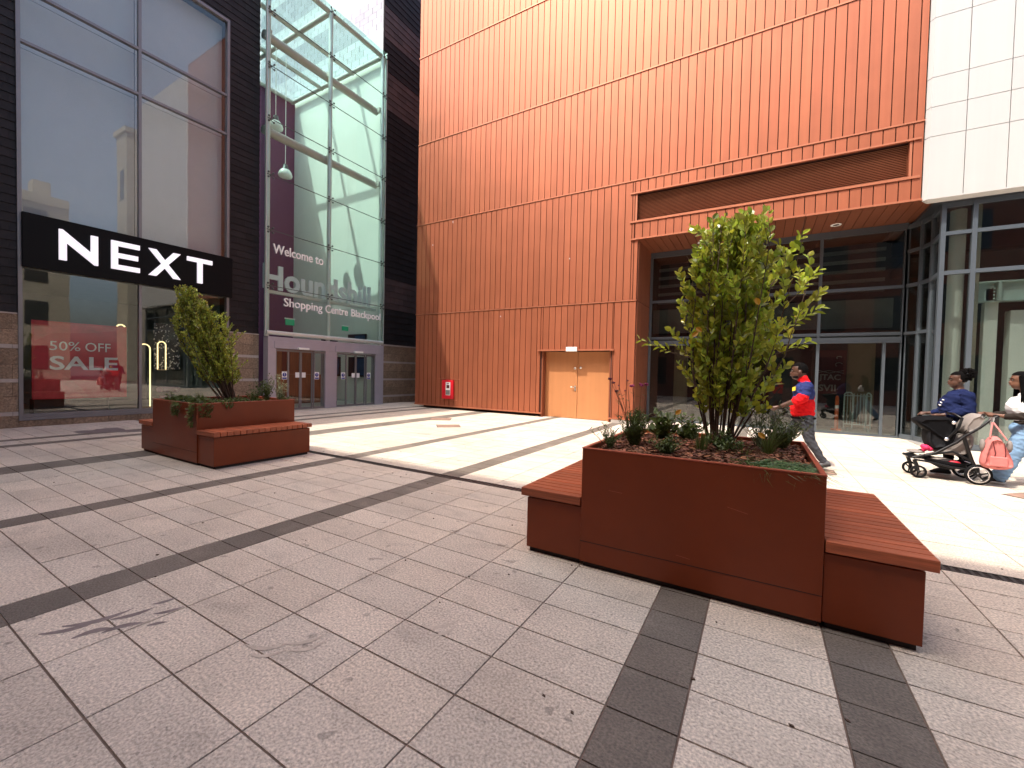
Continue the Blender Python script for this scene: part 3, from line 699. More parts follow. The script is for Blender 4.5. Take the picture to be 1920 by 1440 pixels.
# ------------------------------------------------------------------ dark tiled building behind the entrance
def tiled():
    t = thing('tiled_building', 'tall building clad in banded dark tiles, coloured paler on its sunlit face, rising behind the glass entrance', 'building', (SX, 15, 0))
    b = MB(); b.box(-40, SX-0.002, 14.5, 40, 0, 26); b.build('wall', 'inner_dark', t)
    light = [(4.66, 6.15), (15.9-1.5, 15.92), (17.7, 19.2), (21.0, 22.5), (24.0, 26)]
    b = MB(); shingles(b, 'x', SX, 14.5, 24, 2.86, 26, 1, mi_fn=lambda z: 1 if any(a < z < c for a, c in light) else 0, w=0.6, h=0.30)
    MT['slate_band'] = mat('slate_band', (0.07, 0.048, 0.048), 0.45, var=0.15, attr=True)
    b.build('dark_tiles', ['slate', 'slate_band'], t)
    b = MB(); shingles(b, 'y', 14.5, -36, SX, 16.5, 26, -1, mi_fn=lambda z: 1 if int((z-16.5)/1.5) % 2 else 0, w=0.60, h=0.30, tone_fn=lambda: rnd(0.88, 1.08), lap=0.002, gap=0.010)  # same tiles as the dark face, with sunlit paleness put into the colour
    b.build('sunlit_tiles', ['tile_light_sunlit', 'tile_mid_sunlit'], t)
    b = MB(); stone_wall(b, SX, 14.5, 30, 1); b.box(SX, SX+0.08, 14.5, 30, 2.83, 2.90, 1); b.build('stone_base', ['stone', 'stone_band'], t)
    b = MB(); b.box(SX-0.01, SX+0.04, 14.46, 14.50, 2.86, 26); b.build('corner_trim', 'slate', t)
tiled()

# ------------------------------------------------------------------ orange metal-clad building
OY = 14.35
LED = [0.135, 4.17, 8.155, 11.70, 15.51, 19.2, 22.7]
def orange():
    t = thing('copper_clad_building', 'large orange metal building with vertical seamed panels and a deep glazed entrance', 'building', (-5, OY, 0))
    b = MB()
    b.box(-13.45, -7.16, OY+0.05, 24, 0.16, 22.6); b.box(-7.16, -4.48, OY+0.05, 24, 2.49, 22.6); b.box(-4.48, -3.72, OY+0.05, 24, 0.16, 22.6)
    b.box(-7.16, -4.48, OY+0.42, 24, 0.0, 2.485)
    b.box(-3.72, 3.33, OY+0.05, OY+0.35, 6.25, 6.80); b.box(-3.72, 3.33, OY+0.05, 24, 7.70, 22.6); b.box(-3.72, 3.33, OY+0.35, 24, 6.25, 7.70)
    b.box(-13.3, -7.2, OY+0.35, 24, 0, 0.155); b.box(-4.4, -3.8, OY+0.12, 24, 0, 0.155)
    b.build('wall', 'gap', t)
    W = 0.2465
    b = MB()
    def strip(x0, x1, z0, z1, phase, mi=0):
        n0 = math.floor((x0-phase)/W); x = phase + n0*W
        while x < x1-0.01:
            p, q = max(x, x0), min(x+W, x1)
            if q-p > 0.03:
                tl = rnd(-0.0016, 0.0016); d = 0.05; g = 0.0115; tone = rnd(0.955, 1.045)
                yl, yr = OY+tl, OY-tl
                vs = [(p+g, yl, z0), (q-g, yr, z0), (q-g, yr, z1), (p+g, yl, z1), (p+g, OY+d, z0), (q-g, OY+d, z0), (q-g, OY+d, z1), (p+g, OY+d, z1)]
                b.add(vs, [(0, 1, 2, 3), (4, 0, 3, 7), (1, 5, 6, 2), (4, 5, 1, 0), (3, 2, 6, 7)], mi, (tone, tone*rnd(0.985, 1.015), tone))
            x += W
    XL, XR = -13.53, 3.33
    for k in range(len(LED)-1):
        z0, z1 = LED[k]+0.03, LED[k+1]-0.03; ph = rnd(0, W)
        if k == 0:
            strip(XL, -7.20, z0, z1, ph); strip(-7.20, -4.44, 2.55, z1, ph); strip(-4.44, -3.66, z0, z1, ph)
        elif k == 1:
            strip(XL, -3.79, z0, z1, ph); strip(-3.79, 3.13, 7.76, z1, ph); strip(-3.79, 3.13, 6.23, 6.74, ph+0.1)
            strip(3.13, XR, 6.23, z1, 3.13)
            strip(-3.79, -3.66, z0, 6.17, -3.79)
        else: strip(XL, XR, z0, z1, ph)
    b.build('metal_cladding', 'copper', t)
    # left return wall
    b = MB(); y = OY+0.03
    while y < 24: b.box(XL, XL+0.04, y, y+W-0.015, 0.165, 22.6, 0, rnd(0.95, 1.05)); y += W
    b.build('side_cladding', 'copper', t)
    # ledges / flashings
    b = MB()
    for k, z in enumerate(LED):
        xr = XR
        if k in (0,): 
            b.box(XL-0.01, -7.10, OY-0.035, OY+0.05, z-0.02, z+0.027); b.box(-4.50, -3.66, OY-0.035, OY+0.05, z-0.02, z+0.027); continue
        if k == 1: xr = -3.655
        b.box(XL-0.01, xr, OY-0.022, OY+0.05, z-0.020, z+0.020)
    b.box(-3.95, 3.28, OY-0.035, OY+0.05, 7.705, 7.75); b.box(-3.95, 3.28, OY-0.03, OY+0.05, 6.75, 6.815)       # louvre head and sill
    b.box(-3.90, XR, OY-0.05, OY+0.05, 6.175, 6.225)
    b.box(-7.30, -4.36, OY-0.08, OY+0.05, 2.485, 2.545)                                                       # door head
    b.box(-3.78, -3.72, OY+0.002, OY+0.05, 6.815, 7.70); b.box(3.07, 3.12, OY+0.002, OY+0.30, 6.815, 7.70)
    b.box(-12.15, -10.95, OY-0.02, OY+0.05, 1.30, 1.325); b.box(-12.0, -11.1, OY-0.02, OY+0.05, 0.40, 0.42)
    b.build('flashing', 'copper_trim', t)
    # louvre
    b = MB(); z = 6.83
    while z < 7.69:
        b.add([(-3.78, OY+0.10, z), (3.07, OY+0.10, z), (3.07, OY+0.16, z+0.034), (-3.78, OY+0.16, z+0.034), (-3.78, OY+0.106, z-0.006), (3.07, OY+0.106, z-0.006)], [(0, 1, 2, 3), (4, 5, 1, 0)]); z += 0.043
    lv = b.build('louvre', 'louvre', t)
    b = MB(); b.box(-3.80, 3.10, OY+0.24, OY+0.26, 6.80, 7.72); b.build('louvre_back', 'gap', lv)
    # service door
    b = MB(); RY = OY+0.30
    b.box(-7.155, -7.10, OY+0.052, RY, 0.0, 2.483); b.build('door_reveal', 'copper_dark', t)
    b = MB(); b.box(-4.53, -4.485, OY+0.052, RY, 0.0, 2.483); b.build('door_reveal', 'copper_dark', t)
    for i, (x0, x1) in enumerate(((-7.095, -5.80), (-5.785, -4.535))):
        b = MB(); b.box(x0, x1, RY, RY+0.06, 0.015, 2.47); d = b.build('door_leaf', 'door_ochre', t, 0.004)
        if i == 0:
            b = MB(); b.box(-5.90, -5.85, RY-0.012, RY, 1.02, 1.22); b.tube([(-5.875, RY-0.012, 1.16), (-5.875, RY-0.06, 1.16), (-6.02, RY-0.065, 1.17)], 0.014, 8)
            b.build('handle', 'steel', d)
            b = MB(); b.lathe([(0.0, -0.03), (0.045, -0.03), (0.05, 0.0)], (-5.90, RY, 1.86), 14, 0, 'y'); b.build('door_stud', 'steel', d)
        else:
            b = MB(); b.lathe([(0.0, -0.03), (0.045, -0.03), (0.05, 0.0)], (-5.68, RY, 1.88), 14, 0, 'y'); b.build('door_stud', 'steel', d)
    for x, z, L_ in ((-11.5, 8.05, 0.10), (-12.60, 7.20, 0.06), (-6.10, 5.85, 0.05), (-9.0, 3.9, 0.05)):
        b = MB(); b.add([(x-0.012, OY-0.004, z), (x+0.010, OY-0.004, z+0.01), (x+0.015, OY-0.004, z-L_*0.7), (x+0.004, OY-0.004, z-L_), (x-0.014, OY-0.004, z-L_*0.6)], [(0, 4, 3, 2, 1)]); b.build('bird_mark', 'white_sign', t)
    b = MB(); b.box(-6.10, -5.68, OY-0.14, OY-0.085, 2.46, 2.62); b.box(-5.95, -5.9, OY-0.085, OY-0.0, 2.55, 2.6); b.build('door_light', 'white_plastic', t, 0.008)
    # entrance recess: side wall, soffit, glazing
    GY = 16.2
    b = MB(); y = OY+0.055
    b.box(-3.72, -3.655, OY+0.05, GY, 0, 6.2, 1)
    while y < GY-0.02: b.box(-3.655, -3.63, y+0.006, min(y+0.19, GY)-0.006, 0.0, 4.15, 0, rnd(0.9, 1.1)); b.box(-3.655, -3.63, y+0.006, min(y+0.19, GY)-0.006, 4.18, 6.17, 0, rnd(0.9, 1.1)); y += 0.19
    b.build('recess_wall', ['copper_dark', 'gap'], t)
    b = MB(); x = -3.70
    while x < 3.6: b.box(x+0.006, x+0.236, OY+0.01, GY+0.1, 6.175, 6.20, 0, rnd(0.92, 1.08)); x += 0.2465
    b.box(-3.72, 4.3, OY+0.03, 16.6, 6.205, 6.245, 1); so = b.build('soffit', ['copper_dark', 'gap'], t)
    for x, y in ((-1.85, 15.6), (1.77, 15.5)):
        b = MB(); b.lathe([(0.075, -0.004), (0.13, -0.012), (0.135, 0.0)], (x, y, 6.173), 20); b.lathe([(0.0, 0.0), (0.075, -0.004)], (x, y, 6.173), 20, 1); b.build('downlight', ['downlight', 'gap'], so)
    # glazing grid
    b = MB(); y0, y1 = GY-0.05, GY+0.06
    b.box(-3.62, 3.52, y0, y1, 5.98, 6.17)
    for z in (4.37, 3.03): b.box(-3.62, 3.50, y0, y1, z-0.045, z+0.045)
    b.box(-3.62, 3.47, y0-0.03, y1, 2.76, 2.93); b.box(-3.62, 3.47, y0-0.05, y0-0.03, 2.76, 2.80)
    for x, zt in ((-3.58, 5.98), (1.52, 5.98), (3.49, 5.98), (-1.0, 2.76)):
        b.box(x-0.04, x+0.04, y0-0.015, y1-0.01, 0.06, zt)
    b.box(3.06, 3.13, y0-0.012, y1-0.01, 0.06, 2.76)
    b.box(-3.62, 3.50, y0-0.01, y1, 0.0, 0.06); g = b.build('glazing_frame', 'frame_blue', t)
    for x0, x1 in ((-3.54, 1.48), (1.56, 3.45)):
        for z0, z1 in ((0.06, 2.76), (3.075, 4.325), (4.415, 5.98)):
            b = MB(); b.box(x0, x1, GY-0.006, GY+0.006, z0, z1); b.build('pane', 'glass_dark', g)
    # lobby behind
    b = MB(); z0, z1 = 0.003, 6.1
    b.quad((-3.7, GY, z0), (3.6, GY, z0), (6.0, 23, z0), (-3.7, 23, z0), 0)
    b.quad((-3.7, 23, 0), (10, 23, 0), (10, 23, z1), (-3.7, 23, z1), 1)
    b.quad((-3.68, GY, 0), (-3.68, 23, 0), (-3.68, 23, z1), (-3.68, GY, z1), 1)
    b.box(-3.7, 3.45, GY+0.5, 23, 2.95, 3.10, 1); b.box(-3.7, 3.45, GY+0.9, GY+1.0, 3.3, 4.2, 3); b.box(-3.7, 3.45, GY+1.5, GY+1.6, 3.2, 6.1, 1)
    for k in range(5): b.box(-3.6, 3.3, GY+1.3, GY+1.42, 4.5+k*0.32, 4.6+k*0.32, 3)
    b.box(2.6, 3.35, 18.6, 18.7, 0, 2.94, 2); b.box(1.6, 2.62, 18.62, 18.7, 0, 2.94, 1); b.box(-3.0, -2.5, 18.0, 18.2, 0, 2.9, 2)
    b.box(0.3, 1.2, 17.9, 18.0, 0, 2.94, 1)
    b.build('lobby_interior', ['inner_floor', 'inner_dark', 'inner_tan', 'inner_grey'], t)
    for x, y in ((2.9, 17.6), (0.6, 17.2), (-1.6, 17.4), (-2.8, 18.5)):
        b = MB(); b.lathe([(0.0, 0.0), (0.06, 0.0), (0.07, 0.03)], (x, y, 2.915), 12); b.build('ceiling_spot', 'spot_glow', t)
    # base of the wall right of the door (stone kerb)
    b = MB(); b.box(-4.40, -3.70, OY-0.03, OY+0.3, 0, 0.105); b.build('kerb', 'stone_band', t)
orange()

def hose():
    t = thing('fire_inlet_cabinet', 'small bright red fire inlet cabinet on the lower left of the orange wall', 'cabinet', (-11.56, OY, 0.45))
    b = MB(); b.box(-11.87, -11.27, OY-0.10, OY-0.003, 0.46, 1.27); b.build('cabinet_box', 'red_box', t, 0.02)
    b = MB(); b.box(-11.65, -11.40, OY-0.108, OY-0.102, 0.62, 1.18); b.build('cabinet_label', 'white_sign', t)
    b = MB(); b.box(-11.60, -11.45, OY-0.113, OY-0.109, 0.92, 1.06); b.box(-11.60, -11.47, OY-0.113, OY-0.109, 1.10, 1.13); b.build('label_print', 'poster_dark_red', t)
    b = MB(); b.box(-11.64, -11.42, OY-0.113, OY-0.109, 0.64, 0.84); b.build('label_plate', 'inner_grey', t)
hose()

# ------------------------------------------------------------------ white panelled building (right)
def white():
    t = thing('white_panel_building', 'white panelled building over a curved glass storefront at the right edge', 'building', (8, OY, 0))
    WY = 14.28; XL, XR = 3.345, 11.0; TOP = 22.1
    b = MB(); b.box(XL+0.05, XR, WY+0.04, 24, 6.2, TOP-0.05); b.build('wall', 'panel_gap', t)
    b = MB(); xs = [3.40, 4.055]
    while xs[-1] < XR-0.2: xs.append(min(xs[-1]+0.715, XR))
    zs = [6.19, 7.68, 8.40, 9.12, 10.56, 11.28, 12.0, 13.44, 14.16, 14.9, 16.3, 17.0, 17.8, 19.2, 19.9, 20.7, TOP]
    g = 0.007
    for i in range(len(xs)-1):
        for k in range(len(zs)-1):
            tn = rnd(0.985, 1.015)
            b.box(xs[i]+(0.02 if i == 0 else g), xs[i+1]-g, WY, WY+0.035, zs[k]+g, zs[k+1]-g, 0, tn)
            if i == 0:   # chamfered corner
                b.quad((XL, WY+0.10, zs[k]+g), (xs[0]+0.02, WY, zs[k]+g), (xs[0]+0.02, WY, zs[k+1]-g), (XL, WY+0.10, zs[k+1]-g), 0, tn)
    b.add([(XL, WY+0.10, 6.16), (XL+0.075, WY-0.0, 6.16), (XR, WY, 6.16), (XR, WY+0.12, 6.09), (XL+0.10, WY+0.12, 6.09), (XL+0.075, WY, 6.197), (XR, WY, 6.197), (XL, WY+0.10, 6.197)],
          [(0, 1, 5, 7), (1, 2, 6, 5), (4, 3, 2, 1), (0, 4, 1)], 0)
    b.build('wall_panels', 'white_panel', t)
    b = MB(); b.box(XR+0.002, XR+0.04, WY, 24, 6.2, TOP); b.build('end_panels', 'white_panel', t)
    b = MB(); b.box(3.6, XR, WY+0.12, 24, 6.10, 6.18); b.build('soffit', 'frame_dark', t)
    # storefront path
    P = [(3.52, 16.2), (3.75, 15.86), (3.86, 15.4), (3.82, 14.62), (4.37, 14.60), (7.2, 14.60), (9.3, 14.6), (11.0, 14.6)]
    def seg(mb, i, off0, off1, z0, z1, mi=0, shrink=0.0):
        a, c = Vector((*P[i], 0)), Vector((*P[i+1], 0)); d = (c-a).normalized(); n = Vector((-d.y, d.x, 0))
        a = a + d*shrink; c = c - d*shrink
        q = [a+n*off0, c+n*off0, c+n*off1, a+n*off1]
        vs = [(v.x, v.y, z0) for v in q] + [(v.x, v.y, z1) for v in q]
        mb.add(vs, [(0, 1, 2, 3), (7, 6, 5, 4), (0, 4, 5, 1), (1, 5, 6, 2), (2, 6, 7, 3), (3, 7, 4, 0)], mi)
    b = MB()
    for i in range(len(P)-1):
        for z0, z1 in ((0.0, 0.14), (4.325, 4.42), (5.30, 5.39), (5.98, 6.10)): seg(b, i, -0.05, 0.05, z0, z1)
        if i < 3 or i == 3: seg(b, i, -0.05, 0.05, 2.98, 3.06) if i < 2 else None
    for i, (x, y) in enumerate(P):
        w = 0.045
        b.box(x-w, x+w, y-0.065, y+0.06, 0.0, 6.095)
    fr = b.build('storefront_frame', 'frame_blue', t)
    for i in range(len(P)-1):
        for z0, z1 in ((0.14, 4.325), (4.42, 5.30), (5.39, 5.98)):
            b = MB(); seg(b, i, -0.006, 0.006, z0, z1, 0, 0.045); b.build('pane', 'glass_dark', fr)
    # interior
    b = MB(); b.quad((3.6, 14.7, 0.01), (11, 14.7, 0.01), (11, 24, 0.01), (3.6, 24, 0.01), 0)
    b.box(3.5, 11, 19.5, 19.6, 0, 6, 1); b.box(10.9, 11, 14.7, 19.5, 0, 6.1, 1); b.box(3.6, 11, 16.4, 19.5, 5.2, 5.25, 1)
    b.build('shop_interior', ['inner_floor', 'inner_dark'], t)
    def col(x0, x1, y0, y1, z1, m):
        b = MB(); b.box(x0, x1, y0, y1, 0.01, z1); b.build('column', m, t, 0.01)
    b = MB(); b.tube([(4.30, 15.35, 0), (4.30, 15.35, 6.1)], 0.155, 20); b.build('column', 'white_wall', t)
    col(4.78, 5.02, 15.1, 15.3, 4.0, 'white_wall'); col(5.25, 5.75, 15.15, 15.45, 3.45, 'white_wall'); col(4.52, 4.60, 14.9, 15.0, 6.1, 'cream_stone')
    b = MB(); y = 15.0
    b.box(4.62, 9, y, y+0.22, 4.14, 4.17); b.box(4.62, 9, y, y+0.22, 3.66, 3.69); b.box(4.62, 9, y+0.10, y+0.12, 3.69, 4.14)
    b.box(4.97, 5.02, y-0.02, y+0.22, 3.69, 4.14)
    for k in range(5): b.lathe([(0.0, -0.03), (0.022, -0.03), (0.022, 0.0)], (5.06, y+0.10, 3.74+k*0.085), 8, 0, 'y'); b.lathe([(0.0, -0.03), (0.022, -0.03), (0.022, 0.0)], (4.93, y+0.10, 3.74+k*0.085), 8, 0, 'y')
    b.build('steel_beam', 'barrier', t)
white()

# things inside the lobby glass
def lobby_things():
    t = thing('hanging_banner', 'dark red banner with pale mirrored lettering inside the orange building\'s glass entrance', 'banner', (2.1, 18.5, 1.15))
    b = MB(); b.box(1.74, 2.56, 18.50, 18.53, 1.15, 2.68); b.build('banner_cloth', 'poster_dark_red', t)
    f = lambda x0, z0: (lambda a, b_, h: (x0+a, 18.496-h, z0+b_))
    text_mb('JTAC', 0.26, 0.006, f(1.80, 1.58), width=0.62, bold=0.03).build('lettering', 'banner_letter', t)
    text_mb('SVII', 0.24, 0.006, f(1.80, 1.24), width=0.50, bold=0.03).build('lettering', 'banner_letter', t)
    m = MB()
    for z, r in ((2.42, 0.07), (2.18, 0.10)): m.tube([(2.36+r*math.cos(a), 18.485, z+r*0.7*math.sin(a)) for a in [0.3+PI*1.2*i/8 for i in range(9)]], 0.016, 6)
    m.tube([(1.78, 18.485, 1.98), (2.1, 18.485, 1.88), (2.5, 18.485, 1.98)], 0.010, 6); m.tube([(1.78, 18.485, 1.90), (2.1, 18.485, 1.97), (2.5, 18.485, 1.88)], 0.010, 6)
    m.build('banner_flourish', 'banner_letter', t)
    t = thing('crowd_barrier', 'pale metal crowd barrier standing inside behind the glass doors', 'barrier', (2.8, 17.5, 0))
    x0, x1, y = 2.45, 3.2, 17.4
    for xa, xb in ((2.40, 2.62), (2.95, 3.08)):
        m = MB(); m.tube([(xa, y, 0.05), (xa, y, 1.18), (xa+0.05, y, 1.25), (xb-0.05, y, 1.25), (xb, y, 1.18), (xb, y, 0.05)], 0.020, 8); m.build('end_frame', 'barrier', t)
        m = MB(); m.tube([((xa+xb)/2-0.02, y-0.22, 0.02), ((xa+xb)/2, y, 0.10), ((xa+xb)/2+0.02, y+0.22, 0.02)], 0.018, 6); m.build('foot', 'barrier', t)
    m = MB()
    for k in range(9): x = 2.40+k*0.083; m.tube([(x, y, 0.22), (x, y, 1.22)], 0.009, 6)
    m.tube([(2.4, y, 0.22), (3.08, y, 0.22)], 0.014, 6); m.tube([(2.4, y, 1.15), (3.08, y, 1.15)], 0.014, 6); m.build('rails', 'barrier', t)
    t = thing('orange_post', 'orange post standing behind the glass left of the crowd barrier', 'post', (2.2, 17.3, 0))
    m = MB(); m.lathe([(0.14, 0.0), (0.14, 0.05), (0.055, 0.07), (0.05, 1.08), (0.03, 1.13), (0.0, 1.14)], (2.2, 17.3, 0), 16); m.build('post_body', 'orange_post', t)
    m = MB(); m.tube([(2.2, 17.3, 0.72), (2.2, 17.3, 0.82)], 0.054, 16); m.build('reflective_band', 'white_sign', t)
lobby_things()

# ------------------------------------------------------------------ buildings outside the frame (seen in reflections, shading the plaza)
def around():
    t = thing('brick_building', 'plain brick building behind the camera whose shade covers the near paving', 'building', (3, -6, 0))
    H = 19.6; Y = 5.5-0.494*H
    b = MB(); b.box(-16.0, 15, Y-10, Y, 0, H); b.build('wall', 'brick', t)
    for z in (1.0, 5.0, 9.0, 13.0):
        for k in range(9): x = -11+k*2.9; b = MB(); b.box(x, x+1.4, Y+0.003, Y+0.03, z, z+2.2); b.build('window', 'window_dark', t)
    t = thing('cream_stone_building', 'cream stone building across the street seen only in the shop window reflection', 'building', (28, 8, 0))
    b = MB(); b.box(27, 40, -8, 14, 0, 17.5); b.box(26.8, 27, -8, 14, 16.6, 17.2); b.box(26.7, 27, -8, 14, 13.0, 13.4); b.build('wall', 'cream_stone', t)
    for z in (1.0, 5.2, 9.2, 13.8):
        for k in range(7): y = -7+k*3.0; b = MB(); b.box(26.95, 26.997, y, y+1.5, z, z+2.2); b.build('window', 'window_dark', t)
    for y in (-5, 2, 6, 12): b = MB(); b.box(29, 30.5, y, y+1.2, 17.5, 19.3); b.build('chimney', 'cream_stone', t)
    t = thing('stone_tower', 'tall pale stone tower seen only in the shop window reflection', 'tower', (24, 19, 0))
    b = MB(); b.box(22.5, 25, 17, 19.5, 0, 24.5); b.box(22.3, 25.2, 16.8, 19.7, 24.5, 25.0); b.build('wall', 'cream_stone', t)
    b = MB(); b.box(23.2, 24.2, 16.98, 16.997, 18, 21); b.build('window', 'window_dark', t)
around()

# ------------------------------------------------------------------ planters with benches
def planter(label, x0, x1, y0, y1, lw, rw):
    t = thing('bench_planter', label, 'planter', ((x0+x1)/2, (y0+y1)/2, 0), 'red planters with timber bench wings')
    zt = 1.015; th = 0.028
    b = MB()
    b.box(x0, x1, y0, y0+th, 0.045, zt); b.box(x0, x1, y1-th, y1, 0.045, zt); b.box(x0, x0+th, y0+th, y1-th, 0.045, zt); b.box(x1-th, x1, y0+th, y1-th, 0.045, zt)
    b.build('planter_box', 'planter', t, 0.004)
    b = MB(); b.box(x0+0.02, x1-0.02, y0+0.03, y1-0.03, 0.0, 0.05); b.build('foot_recess', 'recess', t)
    for k in range(3):
        xa = rnd(x0+0.1, x1-0.1); za = rnd(0.08, 0.8); an = rnd(-0.5, 0.5); L_ = rnd(0.02, 0.07)
        b = MB(); b.obox((xa, y0-0.0006, za), (L_*math.cos(an), 0, L_*math.sin(an)), (0, 0.0003, 0), (-0.0012*math.sin(an), 0, 0.0012*math.cos(an))); b.build('scratch', 'planter_edge', t)
    b = MB(); b.box(x0-0.0006, x1+0.0006, y0-0.0014, y0-0.0004, 0.218, 0.223); b.build('seam', 'recess', t)
    b = MB(); e = 0.003
    b.box(x0-e, x1+e, y0-e, y0+th+e, zt, zt+0.010); b.box(x0-e, x1+e, y1-th-e, y1+e, zt, zt+0.010); b.box(x0-e, x0+th+e, y0+th+e, y1-th-e, zt, zt+0.010); b.box(x1-th-e, x1+e, y0+th+e, y1-th-e, zt, zt+0.010)
    b.build('rim', 'planter_edge', t, 0.002)
    b = MB(); n = 24
    vs = []; fs = []
    for i in range(n+1):
        for j in range(n+1):
            x = x0+th + (x1-x0-2*th)*i/n; y = y0+th + (y1-y0-2*th)*j/n
            vs.append((x, y, 0.955 + 0.045*math.sin(PI*i/n)*math.sin(PI*j/n) + rnd(-0.008, 0.008)))
    for i in range(n):
        for j in range(n): a = i*(n+1)+j; fs.append((a, a+n+1, a+n+2, a+1))
    b.add(vs, fs, 0, 1.0, True); b.build('soil', 'soil', t)
    def wing(a, c, side):
        w = MB(); o = 0.035
        w.box(a, c, y0+0.018, y1-0.018, 0.045, 0.505); wo = w.build('bench_base', 'planter', t, 0.004)
        w = MB(); w.box(a+0.02, c-0.02, y0+0.05, y1-0.05, 0.0, 0.05); w.build('foot_recess', 'recess', wo)
        ob = (a-0.055, c-0.004) if side < 0 else (a+0.004, c+0.055)
        w = MB(); w.box(a+0.03, c-0.03, y0+0.05, y1-0.05, 0.505, 0.535); w.build('bench_bearer', 'recess', wo)
        ns = 17; tot = (y1-y0)+0.01; pw = tot/ns
        for k in range(ns):
            ya = y0-0.006 + k*pw; w = MB(); w.box(ob[0]+rnd(-.001, .001), ob[1]+rnd(-.001, .001), ya, ya+pw-0.013, 0.525 if k else 0.52, 0.592, 0, rnd(0.78, 1.18))
            w.build('bench_slat', 'slat', t, 0.003)
        w = MB(); s0 = (ob[0]-0.0) if side < 0 else ob[1]-0.0
    wing(x0-lw, x0-0.004, -1); wing(x1+0.004, x1+rw, 1)
    return t
P1 = planter('red planter with bench wings and a tall leafy bush in the right foreground', -1.29, 0.40, 3.42, 5.11, 0.53, 0.50)
P2 = planter('red planter with bench wings and a leaning bush standing in front of the shop window', -9.62, -7.95, 3.36, 5.05, 0.55, 0.52)

def chips(label, x0, x1, y0, y1, n):
    b = MB()
    for i in range(n):
        x, y = rnd(x0, x1), rnd(y0, y1); z = 0.965 + 0.045*math.sin(PI*(x-x0)/(x1-x0))*math.sin(PI*(y-y0)/(y1-y0)) + rnd(0, 0.022)
        a = rnd(0, PI); L = rnd(0.012, 0.036); W = rnd(0.006, 0.014); tl = rnd(-0.35, 0.35)
        ax = Vector((math.cos(a), math.sin(a), tl))*L; ay = Vector((-math.sin(a), math.cos(a), rnd(-.3, .3)))*W
        tn = random.choice((0.5, 0.7, 0.9, 1.1, 1.5, 2.3))
        b.obox((x, y, z), ax, ay, (0, 0, 0.003), 0, (tn, tn*rnd(0.85, 1.1), tn*rnd(0.8, 1.15)))
    o = b.build('bark_mulch', 'chip'); tag(o, label, 'mulch', kind='stuff'); return o
chips('brown bark chip mulch covering the soil of the right foreground planter', -1.25, 0.36, 3.46, 5.07, 4200)
chips('brown bark chip mulch covering the soil of the far left planter', -9.58, -7.99, 3.40, 5.01, 900)

